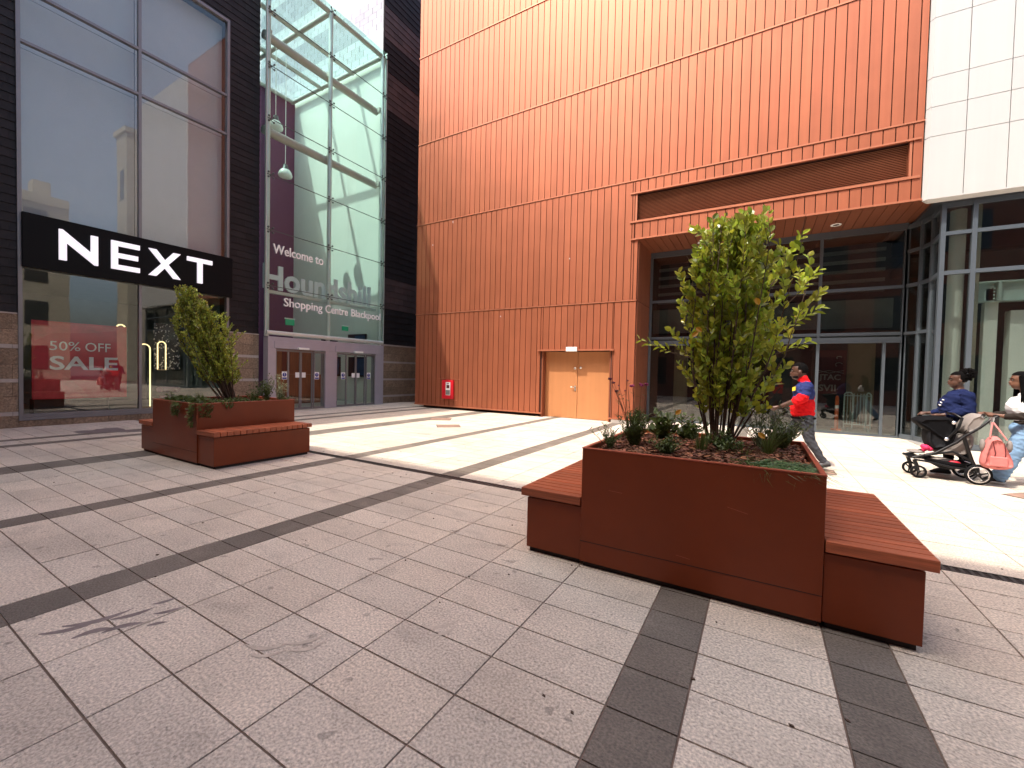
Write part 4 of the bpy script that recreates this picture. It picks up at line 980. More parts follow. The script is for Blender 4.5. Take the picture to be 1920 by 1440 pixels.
# ------------------------------------------------------------------ bushes
def shrub(name, label, base, env, nstem, leafL, leafW, leafmat, twigs, dens, lean=(0, 0), r0=0.016, extra=(), z_leaf=0.25, aspect=1.0):
    """env: list of (z, cx, cy, halfwidth) giving the crown outline; stems rise to random points of it"""
    t = thing(name, label, 'bush', base)
    bx, by, bz = base
    def E(z):
        if z <= env[0][0]: return env[0][1:]
        for a, c in zip(env, env[1:]):
            if a[0] <= z <= c[0]:
                k = (z-a[0])/(c[0]-a[0]); return tuple(a[i]+(c[i]-a[i])*k for i in (1, 2, 3))
        return env[-1][1:]
    st = MB(); lf = MB(); zt = env[-1][0]
    def leafy(p0, d, L, n, thin):
        tol = rnd(0.85, 1.12) if rnd(0, 1) < 0.72 else rnd(1.15, 1.42)
        pts = [p0]; p = Vector(p0); dd = Vector(d).normalized()
        for i in range(3):
            p = p + dd*L/3; dd = (dd + Vector((rnd(-.18, .18), rnd(-.18, .18), rnd(0, .22)))).normalized(); pts.append(p.copy())
        st.tube(pts, [thin, thin*0.8, thin*0.6, thin*0.35], 5)
        for i in range(n):
            k = (i+0.6)/n; q = k*3; j = min(int(q), 2); pt = Vector(pts[j]).lerp(Vector(pts[j+1]), q-j)
            cx, cy, hw = E(pt.z); e = math.hypot((pt.x-cx)/max(hw, .01), (pt.y-cy)/max(hw*aspect, .01))
            if (e > tol and pt.z < zt-0.03) or pt.z > zt+0.10: continue
            ax = (Vector(pts[j+1])-Vector(pts[j])).normalized(); a = i*2.4+rnd(-.5, .5)
            o1 = ax.orthogonal().normalized(); o2 = ax.cross(o1); side = (o1*math.cos(a)+o2*math.sin(a))
            dr = (side*0.8 + ax*0.75 + Vector((0, 0, 0.4))).normalized(); nm = Vector((rnd(-1, 1), rnd(-1, 1), rnd(0.1, 1.0))) + Vector((pt.x-cx, pt.y-cy, 0))*1.3
            s_ = rnd(0.7, 1.15); tn = rnd(0.5, 1.45)
            lf.leaf(pt, dr, nm, leafL*s_, leafW*s_, 0, (tn*rnd(0.85, 1.25), tn, tn*rnd(0.6, 1.3)), rnd(0.0, 0.3))
    for s in range(nstem):
        a = 2*PI*s/nstem + rnd(-.3, .3); rb = rnd(0.01, 0.11); p = Vector((bx+rb*math.cos(a), by+rb*math.sin(a), bz-0.03))
        zt_s = zt - rnd(0.0, 0.35)*(zt-bz)*rnd(0, 1); cx, cy, hw = E(zt_s); q = math.sqrt(rnd(0.0, 0.9))
        tgt = Vector((cx + q*hw*math.cos(a), cy + q*hw*aspect*math.sin(a), zt_s))
        n = 9; pts = []
        for i in range(n+1):
            k = i/n; c = p.lerp(tgt, k); bow = math.sin(PI*k)*rnd(0.02, 0.06)
            c += Vector((math.cos(a), math.sin(a), 0))*(bow + 0.10*math.sin(PI*k)*hw); pts.append(c)
        st.tube(pts, [r0*(1-0.75*i/n) for i in range(n+1)], 7)
        L0 = (tgt-p).length; m = int(L0*dens)
        for i in range(m):
            k = z_leaf + (1-z_leaf)*(i+rnd(0, 1))/m
            if k >= 1: k = 0.99
            q2 = k*n; j = int(q2); pt = pts[j].lerp(pts[min(j+1, n)], q2-j)
            cx, cy, hw = E(pt.z); aa = rnd(0, 2*PI)
            d = Vector((math.cos(aa)+(pt.x-cx)/max(hw, .05)*0.8, math.sin(aa)+(pt.y-cy)/max(hw, .05)*0.8, rnd(0.9, 2.4)))
            Lt = twigs*rnd(0.5, 1.15)
            leafy(pt, d, Lt, int(Lt/leafL*3.6)+2, 0.0035)
        leafy(pts[-1], (rnd(-.2, .2), rnd(-.2, .2), 1), twigs*0.7, 7, 0.003)
    for (p0, p1, nn) in extra:
        p0, p1 = Vector(p0), Vector(p1); ddir = (p1-p0)
        st.tube([p0, p0.lerp(p1, 0.5)+Vector((0, 0, -0.02)), p1], [0.005, 0.004, 0.002], 5)
        for i in range(nn):
            k = 0.35+0.65*(i+0.5)/nn; pt = p0.lerp(p1, k); ax = ddir.normalized(); o1 = ax.orthogonal().normalized(); o2 = ax.cross(o1); a = i*2.4
            dr = (o1*math.cos(a)+o2*math.sin(a))*0.8 + ax*0.8; tn = rnd(0.9, 1.5)
            lf.leaf(pt, dr, (rnd(-.4, .4), rnd(-.4, .4), 1), leafL*rnd(.8, 1.2), leafW*rnd(.8, 1.2), 0, (tn, tn, tn*0.8), 0.1)
    st.build('stems', 'bark', t); lf.build('foliage', leafmat, t)
    return t
b1 = shrub('leafy_bush', 'tall upright bush with glossy green leaves growing from the right foreground planter', (-0.30, 4.40, 0.96),
      [(1.10, -0.32, 4.4, 0.34), (1.45, -0.32, 4.4, 0.46), (1.8, -0.20, 4.4, 0.53), (2.1, -0.10, 4.4, 0.61), (2.45, -0.07, 4.4, 0.62), (2.75, -0.12, 4.4, 0.52), (2.90, -0.22, 4.4, 0.30), (2.99, -0.28, 4.4, 0.12)],
      34, 0.074, 0.049, 'leaf', 0.29, 5.8, r0=0.0095, extra=(((0.05, 4.35, 2.45), (0.27, 4.35, 2.88), 16), ((0.15, 4.3, 2.25), (0.39, 4.3, 2.56), 14), ((0.05, 4.2, 1.98), (0.40, 4.1, 2.22), 16),
      ((-0.55, 4.2, 1.82), (-1.02, 4.15, 2.0), 15), ((0.1, 4.1, 1.85), (0.33, 4.0, 1.95), 8), ((-0.3, 4.4, 2.85), (-0.29, 4.4, 3.06), 10), ((-0.1, 4.4, 2.8), (-0.06, 4.4, 3.0), 10)), z_leaf=0.19)
for p in ((-0.50, 4.0, 2.08), (-0.47, 3.99, 2.04), (-0.05, 3.95, 2.3), (-0.6, 4.05, 1.35), (0.0, 4.05, 1.2)): m = MB(); m.leaf(p, (rnd(-1, 1), -0.2, -0.6), (0, -1, 0.3), 0.07, 0.045); m.build('yellow_leaf', 'leaf_yellow', b1)
b2 = shrub('leafy_bush', 'small-leaved bush leaning left and widening upward from the far left planter', (-8.62, 4.22, 0.96),
      [(1.15, -8.66, 4.2, 0.14), (1.5, -8.74, 4.15, 0.40), (1.9, -8.80, 4.10, 0.55), (2.3, -8.92, 4.04, 0.62), (2.55, -9.04, 3.98, 0.60), (2.75, -9.24, 3.88, 0.45), (2.92, -9.38, 3.78, 0.20), (3.02, -9.42, 3.76, 0.10)],
      28, 0.050, 0.033, 'leaf_small', 0.22, 12.5, r0=0.010, z_leaf=0.20, extra=(((-9.2, 3.86, 2.7), (-9.40, 3.72, 3.08), 16), ((-8.9, 4.0, 2.4), (-8.72, 4.15, 2.66), 12), ((-8.75, 4.2, 2.0), (-8.45, 4.35, 2.30), 14), ((-8.7, 4.2, 1.5), (-8.42, 4.4, 1.75), 12)))

# ------------------------------------------------------------------ small plants
def grass(label, x, y, z, n, H, W=0.007, spread=0.6, m='leaf_ground', name='grass_tuft', droop=0.35):
    b = MB()
    for i in range(n):
        a = rnd(0, 2*PI); r = rnd(0, 0.035); s = rnd(0.1, 1)*spread; L = H*rnd(0.6, 1.1); tn = rnd(0.6, 1.7)
        b.blade((x+r*math.cos(a), y+r*math.sin(a), z), (s*math.cos(a), s*math.sin(a), 1), (math.cos(a)*droop*s, math.sin(a)*droop*s, -droop*s), L, W*rnd(.7, 1.2), 0, (tn, tn, tn*0.8))
    return tag(b.build(name, m), label, 'grass')
def herb(label, x, y, z, n, H, lL, lW, m='leaf_ground', name='low_herb', spread=0.7, dens=14, cat='plant', up=1.0):
    t = thing(name, label, cat, (x, y, z)); st = MB(); lf = MB()
    for i in range(n):
        a = rnd(0, 2*PI); s = rnd(0.1, 1)*spread; L = H*rnd(0.6, 1.4)
        d = Vector((s*math.cos(a), s*math.sin(a), up)).normalized(); p = Vector((x+rnd(-.02, .02), y+rnd(-.02, .02), z))
        pts = [p, p+d*L*0.5+Vector((rnd(-.02, .02), rnd(-.02, .02), 0)), p+d*L+Vector((s*0.05*math.cos(a), s*0.05*math.sin(a), -0.02*s))]
        st.tube(pts, [0.003, 0.0025, 0.0015], 4)
        for k in range(dens):
            q = 0.12+0.88*(k+rnd(0, 1))/dens; pt = pts[0].lerp(pts[1], q*2) if q < .5 else pts[1].lerp(pts[2], q*2-1)
            aa = k*2.4; o = Vector((math.cos(aa), math.sin(aa), 0.5)); tn = rnd(0.6, 1.6)
            lf.leaf(pt, o+d*0.5, (rnd(-.5, .5), rnd(-.5, .5), 1), lL*rnd(.7, 1.2), lW*rnd(.7, 1.2), 0, (tn, tn, tn*0.8), 0.1)
    st.build('stems', 'stem_green', t); lf.build('foliage', m, t); return t
grass('spiky green grass clump at the front centre of the right foreground planter', -0.42, 3.98, 0.97, 110, 0.25, spread=0.38, droop=0.15)
grass('fan of long green grass near the right side of the foreground planter', 0.08, 4.25, 0.98, 95, 0.34, spread=0.6)
grass('arching pale grass wisps behind the front grass clump', -0.10, 4.05, 0.96, 26, 0.30, spread=1.0, droop=0.6, W=0.005)
herb('feathery sprig at the front left corner of the foreground planter', -1.16, 3.75, 0.97, 26, 0.20, 0.040, 0.008, spread=0.8)
herb('dark bushy herb at the left of the foreground planter below the pink flowers', -1.0, 3.98, 0.97, 60, 0.27, 0.045, 0.012, spread=0.55, dens=22)
herb('low green herb at the front left of the spiky grass clump', -0.66, 3.72, 0.97, 44, 0.15, 0.034, 0.012, spread=1.0)
herb('broad-leaved green plant behind the dark herb', -0.85, 4.55, 0.97, 22, 0.26, 0.085, 0.055, spread=1.0, dens=7)
herb('broad-leaved creeping plant left of the tall bush stems', -0.62, 4.62, 0.97, 24, 0.24, 0.070, 0.045, spread=1.2, dens=7)
herb('low dark creeper at the foot of the tall bush', -0.25, 4.15, 0.97, 40, 0.17, 0.040, 0.018, spread=1.4, dens=13)
herb('airy green herb at the right rear of the foreground planter', 0.20, 4.72, 0.97, 50, 0.27, 0.050, 0.012, spread=0.9, dens=18)
herb('thin-leaved herb right of the tall bush stems', 0.02, 4.60, 0.95, 30, 0.42, 0.050, 0.010, spread=0.6, dens=12)
# curly trailing plant, front right corner
b = MB()
for i in range(560):
    q = rnd(0, 1)**0.6; a0 = rnd(0, 2*PI); x, y = 0.13+0.24*q*math.cos(a0), 3.68+0.20*q*math.sin(a0); a = rnd(0, 2*PI); tn = rnd(0.7, 1.9)
    d = Vector((math.cos(a), math.sin(a), rnd(0.3, 1.3))); b.blade((x, y, 0.985), d, (-d.y*0.9, d.x*0.9, -0.7), rnd(0.09, 0.20), 0.0075, 0, (tn*0.8, tn, tn*0.95), 6)
for i in range(30):
    x = rnd(0.22, 0.39); y = rnd(3.43, 3.5); tn = rnd(0.7, 1.6); b.blade((x, y, 1.0), (rnd(-.3, 1), rnd(-1, 0), 0.6), (rnd(-.3, .6), rnd(-.4, 0.2), -0.6), rnd(0.07, 0.13), 0.0065, 0, tn, 6)
tag(b.build('curly_sedge', 'leaf_ground'), 'curly green sedge spilling over the front right corner of the foreground planter', 'plant')
# tall verbena with pink heads
def verbena(label, x, y, tops, fm, name='verbena_plant'):
    t = thing(name, label, 'flower', (x, y, 0.95)); st = MB(); fl = MB(); lf = MB()
    for (tx, ty, tz, r) in tops:
        mid = Vector((x+(tx-x)*0.35+rnd(-.02, .02), y+(ty-y)*0.35, 0.95+(tz-0.95)*0.5))
        st.tube([(x+rnd(-.03, .03), y+rnd(-.03, .03), 0.94), mid, (tx, ty, tz)], [0.004, 0.003, 0.002], 5)
        fl = MB()
        for k in range(14):
            fl.ball((tx+rnd(-r, r)*.8, ty+rnd(-r, r)*.8, tz+rnd(-r*0.4, r*0.5)), r*0.42, 6)
        fl.build('flower_head', fm, t)
        for k in range(9):
            q = rnd(0.1, 0.9); p = Vector((x, y, 0.95)).lerp(mid, q) if k < 6 else mid.lerp(Vector((tx, ty, tz)), q)
            a = rnd(0, 2*PI); lf.leaf(p, (math.cos(a), math.sin(a), 0.6), (0, 0, 1), 0.06, 0.009, 0, rnd(.8, 1.4))
    st.build('stems', 'stem_brown', t); lf.build('foliage', 'leaf_ground', t)
verbena('tall thin plant with dark seed heads before the yellow door', -1.02, 4.0, [(-1.25, 4.0, 1.61, .018), (-1.21, 4.0, 1.575, .014), (-1.19, 4.02, 1.49, .018), (-1.16, 4.0, 1.55, .010), (-1.11, 4.05, 1.50, .010), (-1.08, 4.0, 1.60, .009)], 'flower_dark')
verbena('tall thin plant with bright pink flowers before the orange recess', -0.98, 4.1, [(-1.06, 4.1, 1.545, .020), (-0.97, 4.1, 1.56, .022), (-0.93, 4.12, 1.565, .018)], 'flower')
m = MB()
for x, y, h in ((-0.79, 4.9, 0.26), (-0.62, 4.95, 0.30), (-0.72, 4.93, 0.22), (-0.67, 4.92, 0.22)):
    m.tube([(x, y, 0.94), (x+rnd(-.01, .01), y, 0.94+h)], [0.004, 0.0025], 5)
    for k in range(8): m.ball((x+rnd(-.006, .006), y+rnd(-.006, .006), 0.94+h*(0.6+0.05*k)), 0.008, 6)
tag(m.build('seed_spikes', 'flower_dark'), 'thin dark seed spikes at the back left of the foreground planter', 'plant')
# left planter greenery
def ivy(label, spots, over=()):
    b = MB()
    for (x, y, rx, ry, n, h) in spots:
        for i in range(n):
            a = rnd(0, 2*PI); q = math.sqrt(rnd(0, 1)); p = (x+rx*q*math.cos(a), y+ry*q*math.sin(a), 0.97+rnd(0, h)*(1-q*0.6)); tn = rnd(0.5, 1.6)
            b.leaf(p, (rnd(-1, 1), rnd(-1, 1), rnd(-.1, .8)), (rnd(-.5, .5), rnd(-.5, .5), 1), rnd(.045, .08), rnd(.02, .035), 0, (tn, tn, tn*.8), 0.1)
    for (x, y, z0, z1, sx, sy, n) in over:
        for i in range(n):
            z = rnd(z1, z0); k = (z0-z)/(z0-z1); tn = rnd(0.5, 1.7)
            b.leaf((x+rnd(-sx, sx)*(1-k*0.5)-0.02, y+rnd(-sy, sy)*(1-k*.5), z), (rnd(-.6, .6), rnd(-.8, -.1), rnd(-1, .1)), (rnd(-.5, .5), -1, 0.5), rnd(.045, .075), rnd(.014, .024), 0, (tn, tn, tn*.8), 0.1)
    return tag(b.build('trailing_creeper', 'leaf_ground'), label, 'creeper')
ivy('dark green creeper spreading over the left planter and hanging down its near corner',
    [(-9.1, 3.62, 0.5, 0.2, 520, 0.14), (-8.5, 3.65, 0.45, 0.22, 380, 0.16), (-8.3, 4.2, 0.3, 0.5, 420, 0.12)],
    [(-8.55, 3.32, 1.05, 0.82, 0.16, 0.03, 150), (-8.03, 3.33, 1.05, 0.66, 0.10, 0.03, 150), (-7.91, 3.50, 1.06, 0.82, 0.03, 0.14, 120), (-7.92, 3.85, 1.06, 0.95, 0.02, 0.12, 60)])
herb('leafy upright herb at the back of the left planter', -8.18, 4.62, 0.96, 26, 0.42, 0.05, 0.022, spread=0.45, dens=14)
herb('silver-leaved herb at the right end of the left planter', -8.12, 4.86, 0.96, 26, 0.42, 0.045, 0.012, m='leaf_silver', name='silver_herb', spread=0.4, dens=14)
herb('low yellow-green herb at the right corner of the left planter', -8.05, 4.92, 0.97, 20, 0.12, 0.04, 0.02, spread=1.4, dens=9)
herb('bushy green herb below the leaning bush on its right', -8.3, 4.45, 0.96, 24, 0.26, 0.045, 0.018, spread=0.8, dens=12)
herb('short green herb at the left end of the left planter', -9.45, 3.60, 0.96, 18, 0.15, 0.045, 0.02, spread=1.0, dens=9)
grass('dark spiky grass at the middle of the left planter', -8.75, 3.75, 0.98, 60, 0.24, spread=0.7)

# ------------------------------------------------------------------ people (one continuous body mesh each)
def figure(parent, origin, heading, prims, matlist, voxel=0.011, smooth=2, paint=None):
    """prims: (kind, p0, p1, r0, r1, flat(side scale), tag) in local (forward, left, up) units"""
    h = Vector((math.cos(heading), math.sin(heading), 0)); l = Vector((-h.y, h.x, 0)); o = Vector(origin)
    def W(p): return o + h*p[0] + l*p[1] + Vector((0, 0, p[2]))
    mb = MB()
    for (k, p0, p1, r0, r1, tg) in prims:
        if k == 'e':      # ellipsoid: centre p0, radii p1 (f,l,z)
            n = 18; m = 10; vs = []; fs = []; rot = Euler((0, r0, 0)).to_matrix() if r0 else None
            for i in range(m+1):
                t = PI*i/m
                for q in range(n):
                    a = 2*PI*q/n; v = Vector((p1[0]*math.sin(t)*math.cos(a), p1[1]*math.sin(t)*math.sin(a), p1[2]*math.cos(t)))
                    if rot: v = rot @ v
                    vs.append(W((p0[0]+v.x, p0[1]+v.y, p0[2]+v.z)))
            for i in range(m):
                for q in range(n): fs.append((i*n+q, (i+1)*n+q, (i+1)*n+(q+1) % n, i*n+(q+1) % n))
            mb.add(vs, fs)
        else:             # tapered capsule
            a, c = Vector(W(p0)), Vector(W(p1)); d = (c-a); L = d.length; d.normalize(); pts = []; rs = []
            for i in range(4): th = PI/2*i/4; pts.append(a - d*r0*math.cos(th)); rs.append(max(r0*math.sin(th), r0*0.04))
            for i in range(5): pts.append(a.lerp(c, i/4)); rs.append(r0+(r1-r0)*i/4)
            for i in range(1, 5): th = PI/2*i/4; pts.append(c + d*r1*math.sin(th)); rs.append(max(r1*math.cos(th), r1*0.04))
            mb.tube(pts, rs, 14)
    me0 = mb.build('tmp', matlist[0]); rm = me0.modifiers.new('r', 'REMESH'); rm.mode = 'VOXEL'; rm.voxel_size = voxel*S; rm.use_smooth_shade = True
    sm = me0.modifiers.new('s', 'SMOOTH'); sm.iterations = smooth; sm.factor = 0.5
    dg = bpy.context.evaluated_depsgraph_get(); me = bpy.data.meshes.new_from_object(me0.evaluated_get(dg)); bpy.data.objects.remove(me0)
    tags = sorted(set(p[5] for p in prims)); me.materials.clear()
    for m_ in matlist: me.materials.append(MT[m_])
    names = list(matlist)
    Pw = []
    for (k, p0, p1, r0, r1, tg) in prims:
        if k == 'e': Pw.append((k, W(p0), Vector(p1), tg))
        else: Pw.append((k, W(p0), W(p1), r0, r1, tg))
    for p in me.polygons:
        c = p.center/S; best = 1e9; bt = tags[0]
        for q in Pw:
            if q[0] == 'e':
                v = c-q[1]; v = Vector((v.dot(h)/q[2].x, v.dot(l)/q[2].y, v.z/q[2].z)); dd = (v.length-1)*min(q[2])
            else:
                ab = q[2]-q[1]; t_ = max(0, min(1, (c-q[1]).dot(ab)/max(ab.length_squared, 1e-9))); dd = (c-(q[1]+ab*t_)).length-(q[3]+(q[4]-q[3])*t_)
            if dd < best: best = dd; bt = q[-1]
        if paint:
            v = c-o; bt = paint(bt, v.dot(h), v.dot(l), v.z)
        p.material_index = names.index(bt); p.use_smooth = True
    from mathutils import noise
    skinidx = [i for i, n_ in enumerate(names) if n_.startswith('skin')]; isk = [False]*len(me.vertices)
    for p in me.polygons:
        if p.material_index in skinidx:
            for vi in p.vertices: isk[vi] = True
    nr = [v.normal.copy() for v in me.vertices]
    for v in me.vertices:
        if isk[v.index]: continue
        q = v.co/S; a = noise.noise(Vector((q.x*5, q.y*5, q.z*13+q.x*6))); b_ = noise.noise(Vector((q.x*11+4, q.y*11, q.z*22-q.x*10)))
        v.co += nr[v.index]*((abs(a)*-0.030+0.006) + b_*0.004)*S
    off = children_loc(parent); me.transform(Matrix.Translation(-off))
    ob = bpy.data.objects.new('body', me); COL.objects.link(ob); ob.parent = parent
    return W

def hand_prims(w, d, side, m, up=Vector((0, 0, 1)), grip=0.5):
    """palm + four fingers + thumb from wrist w along direction d"""
    w = Vector(w); d = Vector(d).normalized(); s = Vector(side).normalized(); n = d.cross(s)
    out = [('c', w, w+d*0.075, 0.030, 0.034, m)]
    for i, (o, L) in enumerate(((-0.030, 0.072), (-0.010, 0.084), (0.011, 0.080), (0.030, 0.064))):
        k0 = w + d*0.085 + s*o; k1 = k0 + (d*0.8 + n*0.5*grip)*L*0.55; k2 = k1 + (d*0.3 + n*1.0*grip)*L*0.5
        out += [('c', k0, k1, 0.0115, 0.0105, m), ('c', k1, k2, 0.0105, 0.0085, m)]
    t0 = w + d*0.03 - s*0.030; t1 = t0 - s*0.030 + d*0.035 + n*0.01; t2 = t1 + d*0.035 + n*0.015*grip
    return out + [('c', t0, t1, 0.014, 0.012, m), ('c', t1, t2, 0.012, 0.009, m)]

def head_prims(c, s, skin, jaw=1.0):
    x, y, z = c
    return [('e', (x-0.012*s, y, z+0.035*s), (0.118*s, 0.092*s, 0.120*s), 0, 0, skin), ('e', (x+0.022*s, y, z-0.055*s), (0.085*s, 0.076*s*jaw, 0.095*s), 0, 0, skin),
            ('e', (x+0.055*s, y, z-0.105*s), (0.042*s, 0.045*s*jaw, 0.034*s), 0, 0, skin),
            ('c', (x+0.092*s, y, z+0.012*s), (x+0.113*s, y, z-0.032*s), 0.012*s, 0.022*s, skin), ('e', (x+0.100*s, y, z-0.072*s), (0.018*s, 0.034*s, 0.016*s), 0, 0, skin),
            ('e', (x+0.092*s, y, z+0.030*s), (0.022*s, 0.062*s, 0.014*s), 0, 0, skin),
            ('e', (x-0.015*s, y+0.094*s, z-0.015*s), (0.024*s, 0.014*s, 0.036*s), 0, 0, skin), ('e', (x-0.015*s, y-0.094*s, z-0.015*s), (0.024*s, 0.014*s, 0.036*s), 0, 0, skin)]
def face(parent, W, c, s):
    x, y, z = c
    for sd in (-1, 1):
        m = MB(); p = W((x+0.096*s, y+sd*0.036*s, z+0.008*s)); m.ball(p, 0.0105*s, 10); e = m.build('eye', 'eye_white', parent)
        m = MB(); p = W((x+0.103*s, y+sd*0.037*s, z+0.008*s)); m.ball(p, 0.0065*s, 8); m.build('pupil', 'hair', e)
        m = MB(); m.tube([W((x+0.110*s, y+sd*0.015*s, z+0.034*s)), W((x+0.106*s, y+sd*0.045*s, z+0.040*s)), W((x+0.088*s, y+sd*0.068*s, z+0.032*s))], 0.0055*s, 6); m.build('eyebrow', 'hair', parent)
    m = MB(); m.tube([W((x+0.106*s, y-0.026*s, z-0.073*s)), W((x+0.119*s, y, z-0.072*s)), W((x+0.106*s, y+0.026*s, z-0.073*s))], 0.008*s, 6); m.build('mouth', 'lip', parent)

def hair_cap(parent, W, c, r, keep, name='hair'):
    m = MB(); m.ball(c, r, 24); n = []
    idx = [i for i, f in enumerate(m.f) if keep(sum(m.v[k][0] for k in f)/len(f)-c[0], sum(m.v[k][2] for k in f)/len(f)-c[2])]
    q = MB(); q.add([W(v) for v in m.v], [m.f[i] for i in idx], 0, 1.0, True)
    q.add([W((c[0]+(v[0]-c[0])*0.9, c[1]+(v[1]-c[1])*0.9, c[2]+(v[2]-c[2])*0.9)) for v in m.v], [tuple(reversed(m.f[i])) for i in idx], 0, 1.0, True)
    return q.build(name, 'hair', parent)

def shoe(parent, W, heel, toe, m, sole='sole', name='shoe'):
    a, c = Vector(heel), Vector(toe); mid = a.lerp(c, 0.45); q = MB()
    q.tube([W(a+Vector((-.03, 0, .02))), W(a+Vector((0, 0, .045))), W(mid+Vector((0, 0, .055))), W(a.lerp(c, .8)+Vector((0, 0, .035))), W(c+Vector((.03, 0, .02)))], [0.03, 0.056, 0.058, 0.050, 0.022], 12)
    o = q.build(name, m, parent)
    q = MB(); q.tube([W(a+Vector((-.045, 0, -.004))), W(a+Vector((-.01, 0, -.006))), W(mid+Vector((0, 0, -.006))), W(a.lerp(c, .85)+Vector((0, 0, -.008))), W(c+Vector((.04, 0, -.006)))], [0.03, 0.052, 0.056, 0.054, 0.025], 12, flat=1.0)
    # flatten the sole
    q.v = [(v[0], v[1], (v[2])) for v in q.v]
    zc = {}
    vs = []
    for v in q.v: vs.append(v)
    ctr = [W(a+Vector((-.045, 0, -.004))), W(c+Vector((.04, 0, -.006)))]; ab = ctr[1]-ctr[0]
    out = []
    for v in vs:
        v = Vector(v); k = max(0, min(1, (v-ctr[0]).dot(ab)/ab.length_squared)); base = ctr[0]+ab*k; out.append((v.x, v.y, base.z+0.012+(v.z-base.z)*0.26))
    q.v = out; q.build('sole', sole, o)

def man():
    t = thing('person', 'person in red and navy polo shirt and grey trousers striding left past the planter', 'person', (0.75, 9.6, 0))
    O = (0.75, 9.6, 0); H = PI
    pr = [('e', (0.05, 0, 1.15), (0.205, 0.235, 0.24), 0, 0, 'shirt_red'), ('e', (0.035, 0, 1.38), (0.175, 0.245, 0.22), 0, 0, 'shirt_navy'), ('e', (0.04, 0, 1.02), (0.195, 0.22, 0.12), 0, 0, 'shirt_red'),
          ('e', (0.015, 0, 1.53), (0.11, 0.22, 0.10), 0, 0, 'shirt_navy'), ('c', (0.035, 0, 1.58), (0.055, 0, 1.66), 0.095, 0.085, 'shirt_red'), ('c', (0.055, 0, 1.64), (0.085, 0, 1.74), 0.075, 0.075, 'skin'),
          ('e', (0.02, 0, 0.93), (0.165, 0.205, 0.13), 0, 0, 'trouser_grey'),
          ('c', (0.0, 0.235, 1.52), (0.055, 0.29, 1.33), 0.098, 0.092, 'shirt_navy'), ('c', (0.055, 0.29, 1.33), (0.15, 0.30, 1.25), 0.094, 0.090, 'shirt_red'),
          ('c', (0.15, 0.30, 1.24), (0.25, 0.28, 1.21), 0.060, 0.050, 'skin'), ('c', (0.24, 0.28, 1.21), (0.43, 0.25, 1.12), 0.050, 0.034, 'skin'),
          ('c', (-0.0, -0.235, 1.52), (-0.08, -0.28, 1.30), 0.098, 0.085, 'shirt_red'), ('c', (-0.08, -0.28, 1.28), (0.06, -0.29, 1.06), 0.055, 0.034, 'skin'),
          ('c', (0.0, 0.10, 0.92), (-0.075, 0.11, 0.53), 0.125, 0.088, 'trouser_grey'), ('c', (-0.075, 0.11, 0.53), (-0.29, 0.11, 0.17), 0.085, 0.062, 'trouser_grey'),
          ('c', (0.03, -0.10, 0.92), (0.26, -0.11, 0.56), 0.125, 0.090, 'trouser_grey'), ('c', (0.26, -0.11, 0.56), (0.37, -0.11, 0.13), 0.086, 0.062, 'trouser_grey')]
    pr += head_prims((0.125, 0, 1.79), 1.06, 'skin', 1.08)
    pr += hand_prims((0.43, 0.25, 1.12), (1, -0.1, -0.3), (0, 0.3, 1), 'skin') + hand_prims((0.06, -0.29, 1.06), (0.5, 0, -1), (0, 1, 0), 'skin')
    def paint(tg, f, l, z):
        if tg in ('shirt_red', 'shirt_navy') and abs(l) < 0.235:
            if z > 1.60: return 'shirt_red'
            return 'shirt_navy' if z > 1.275 else 'shirt_red'
        return tg
    W = figure(t, O, H, pr, ['shirt_red', 'shirt_navy', 'trouser_grey', 'skin'], 0.010, 3, paint)
    face(t, W, (0.125, 0, 1.79), 1.06)
    hair_cap(t, W, (0.110, 0, 1.826), (0.134, 0.104, 0.136), lambda f, z: z > 0.045 + max(0, f)*0.25 or (f < -0.02 and z > -0.075) or (f < 0.03 and z > 0.0))
    m = MB(); pts = [(0.14+0.06*math.cos(a)*1.1, 0.088*math.sin(a), 1.685) for a in [(-1.6+3.2*i/8) for i in range(9)]]
    m.tube([W(p) for p in pts], 0.022, 8); m.build('beard', 'hair', t)
    m = MB(); p = [W((0.155, 0.15, 1.44)), W((0.20, 0.085, 1.42)), W((0.20, 0.085, 1.49)), W((0.155, 0.15, 1.51))]
    n_ = Vector((-0.012, -0.022, 0)); m.add([q+n_ for q in p] + [q+n_*2 for q in p], [(0, 1, 2, 3), (7, 6, 5, 4), (0, 4, 5, 1), (1, 5, 6, 2), (2, 6, 7, 3), (3, 7, 4, 0)]); m.build('badge', 'badge', t)
    m = MB(); m.tube([W((0.0+0.19*math.cos(a)+0.03, 0.215*math.sin(a), 0.925)) for a in [2*PI*i/24 for i in range(25)]], 0.016, 6); m.build('belt', 'cloth_black', t)
    m = MB(); m.tube([W((-0.02, 0.20, 0.93)), W((0.0, 0.24, 0.84)), W((0.03, 0.22, 0.92))], 0.008, 6); m.build('key_cord', 'cloth_black', t)
    shoe(t, W, (-0.36, 0.11, 0.09), (-0.20, 0.11, 0.015), 'shoe_grey', 'shoe_black'); shoe(t, W, (0.38, -0.11, 0.02), (0.60, -0.11, 0.03), 'shoe_grey', 'shoe_black')
    m = MB(); m.tube([W((0.395, 0.255, 1.135)), W((0.405, 0.253, 1.13))], 0.041, 12); m.build('bracelet', 'cloth_black', t)
man()

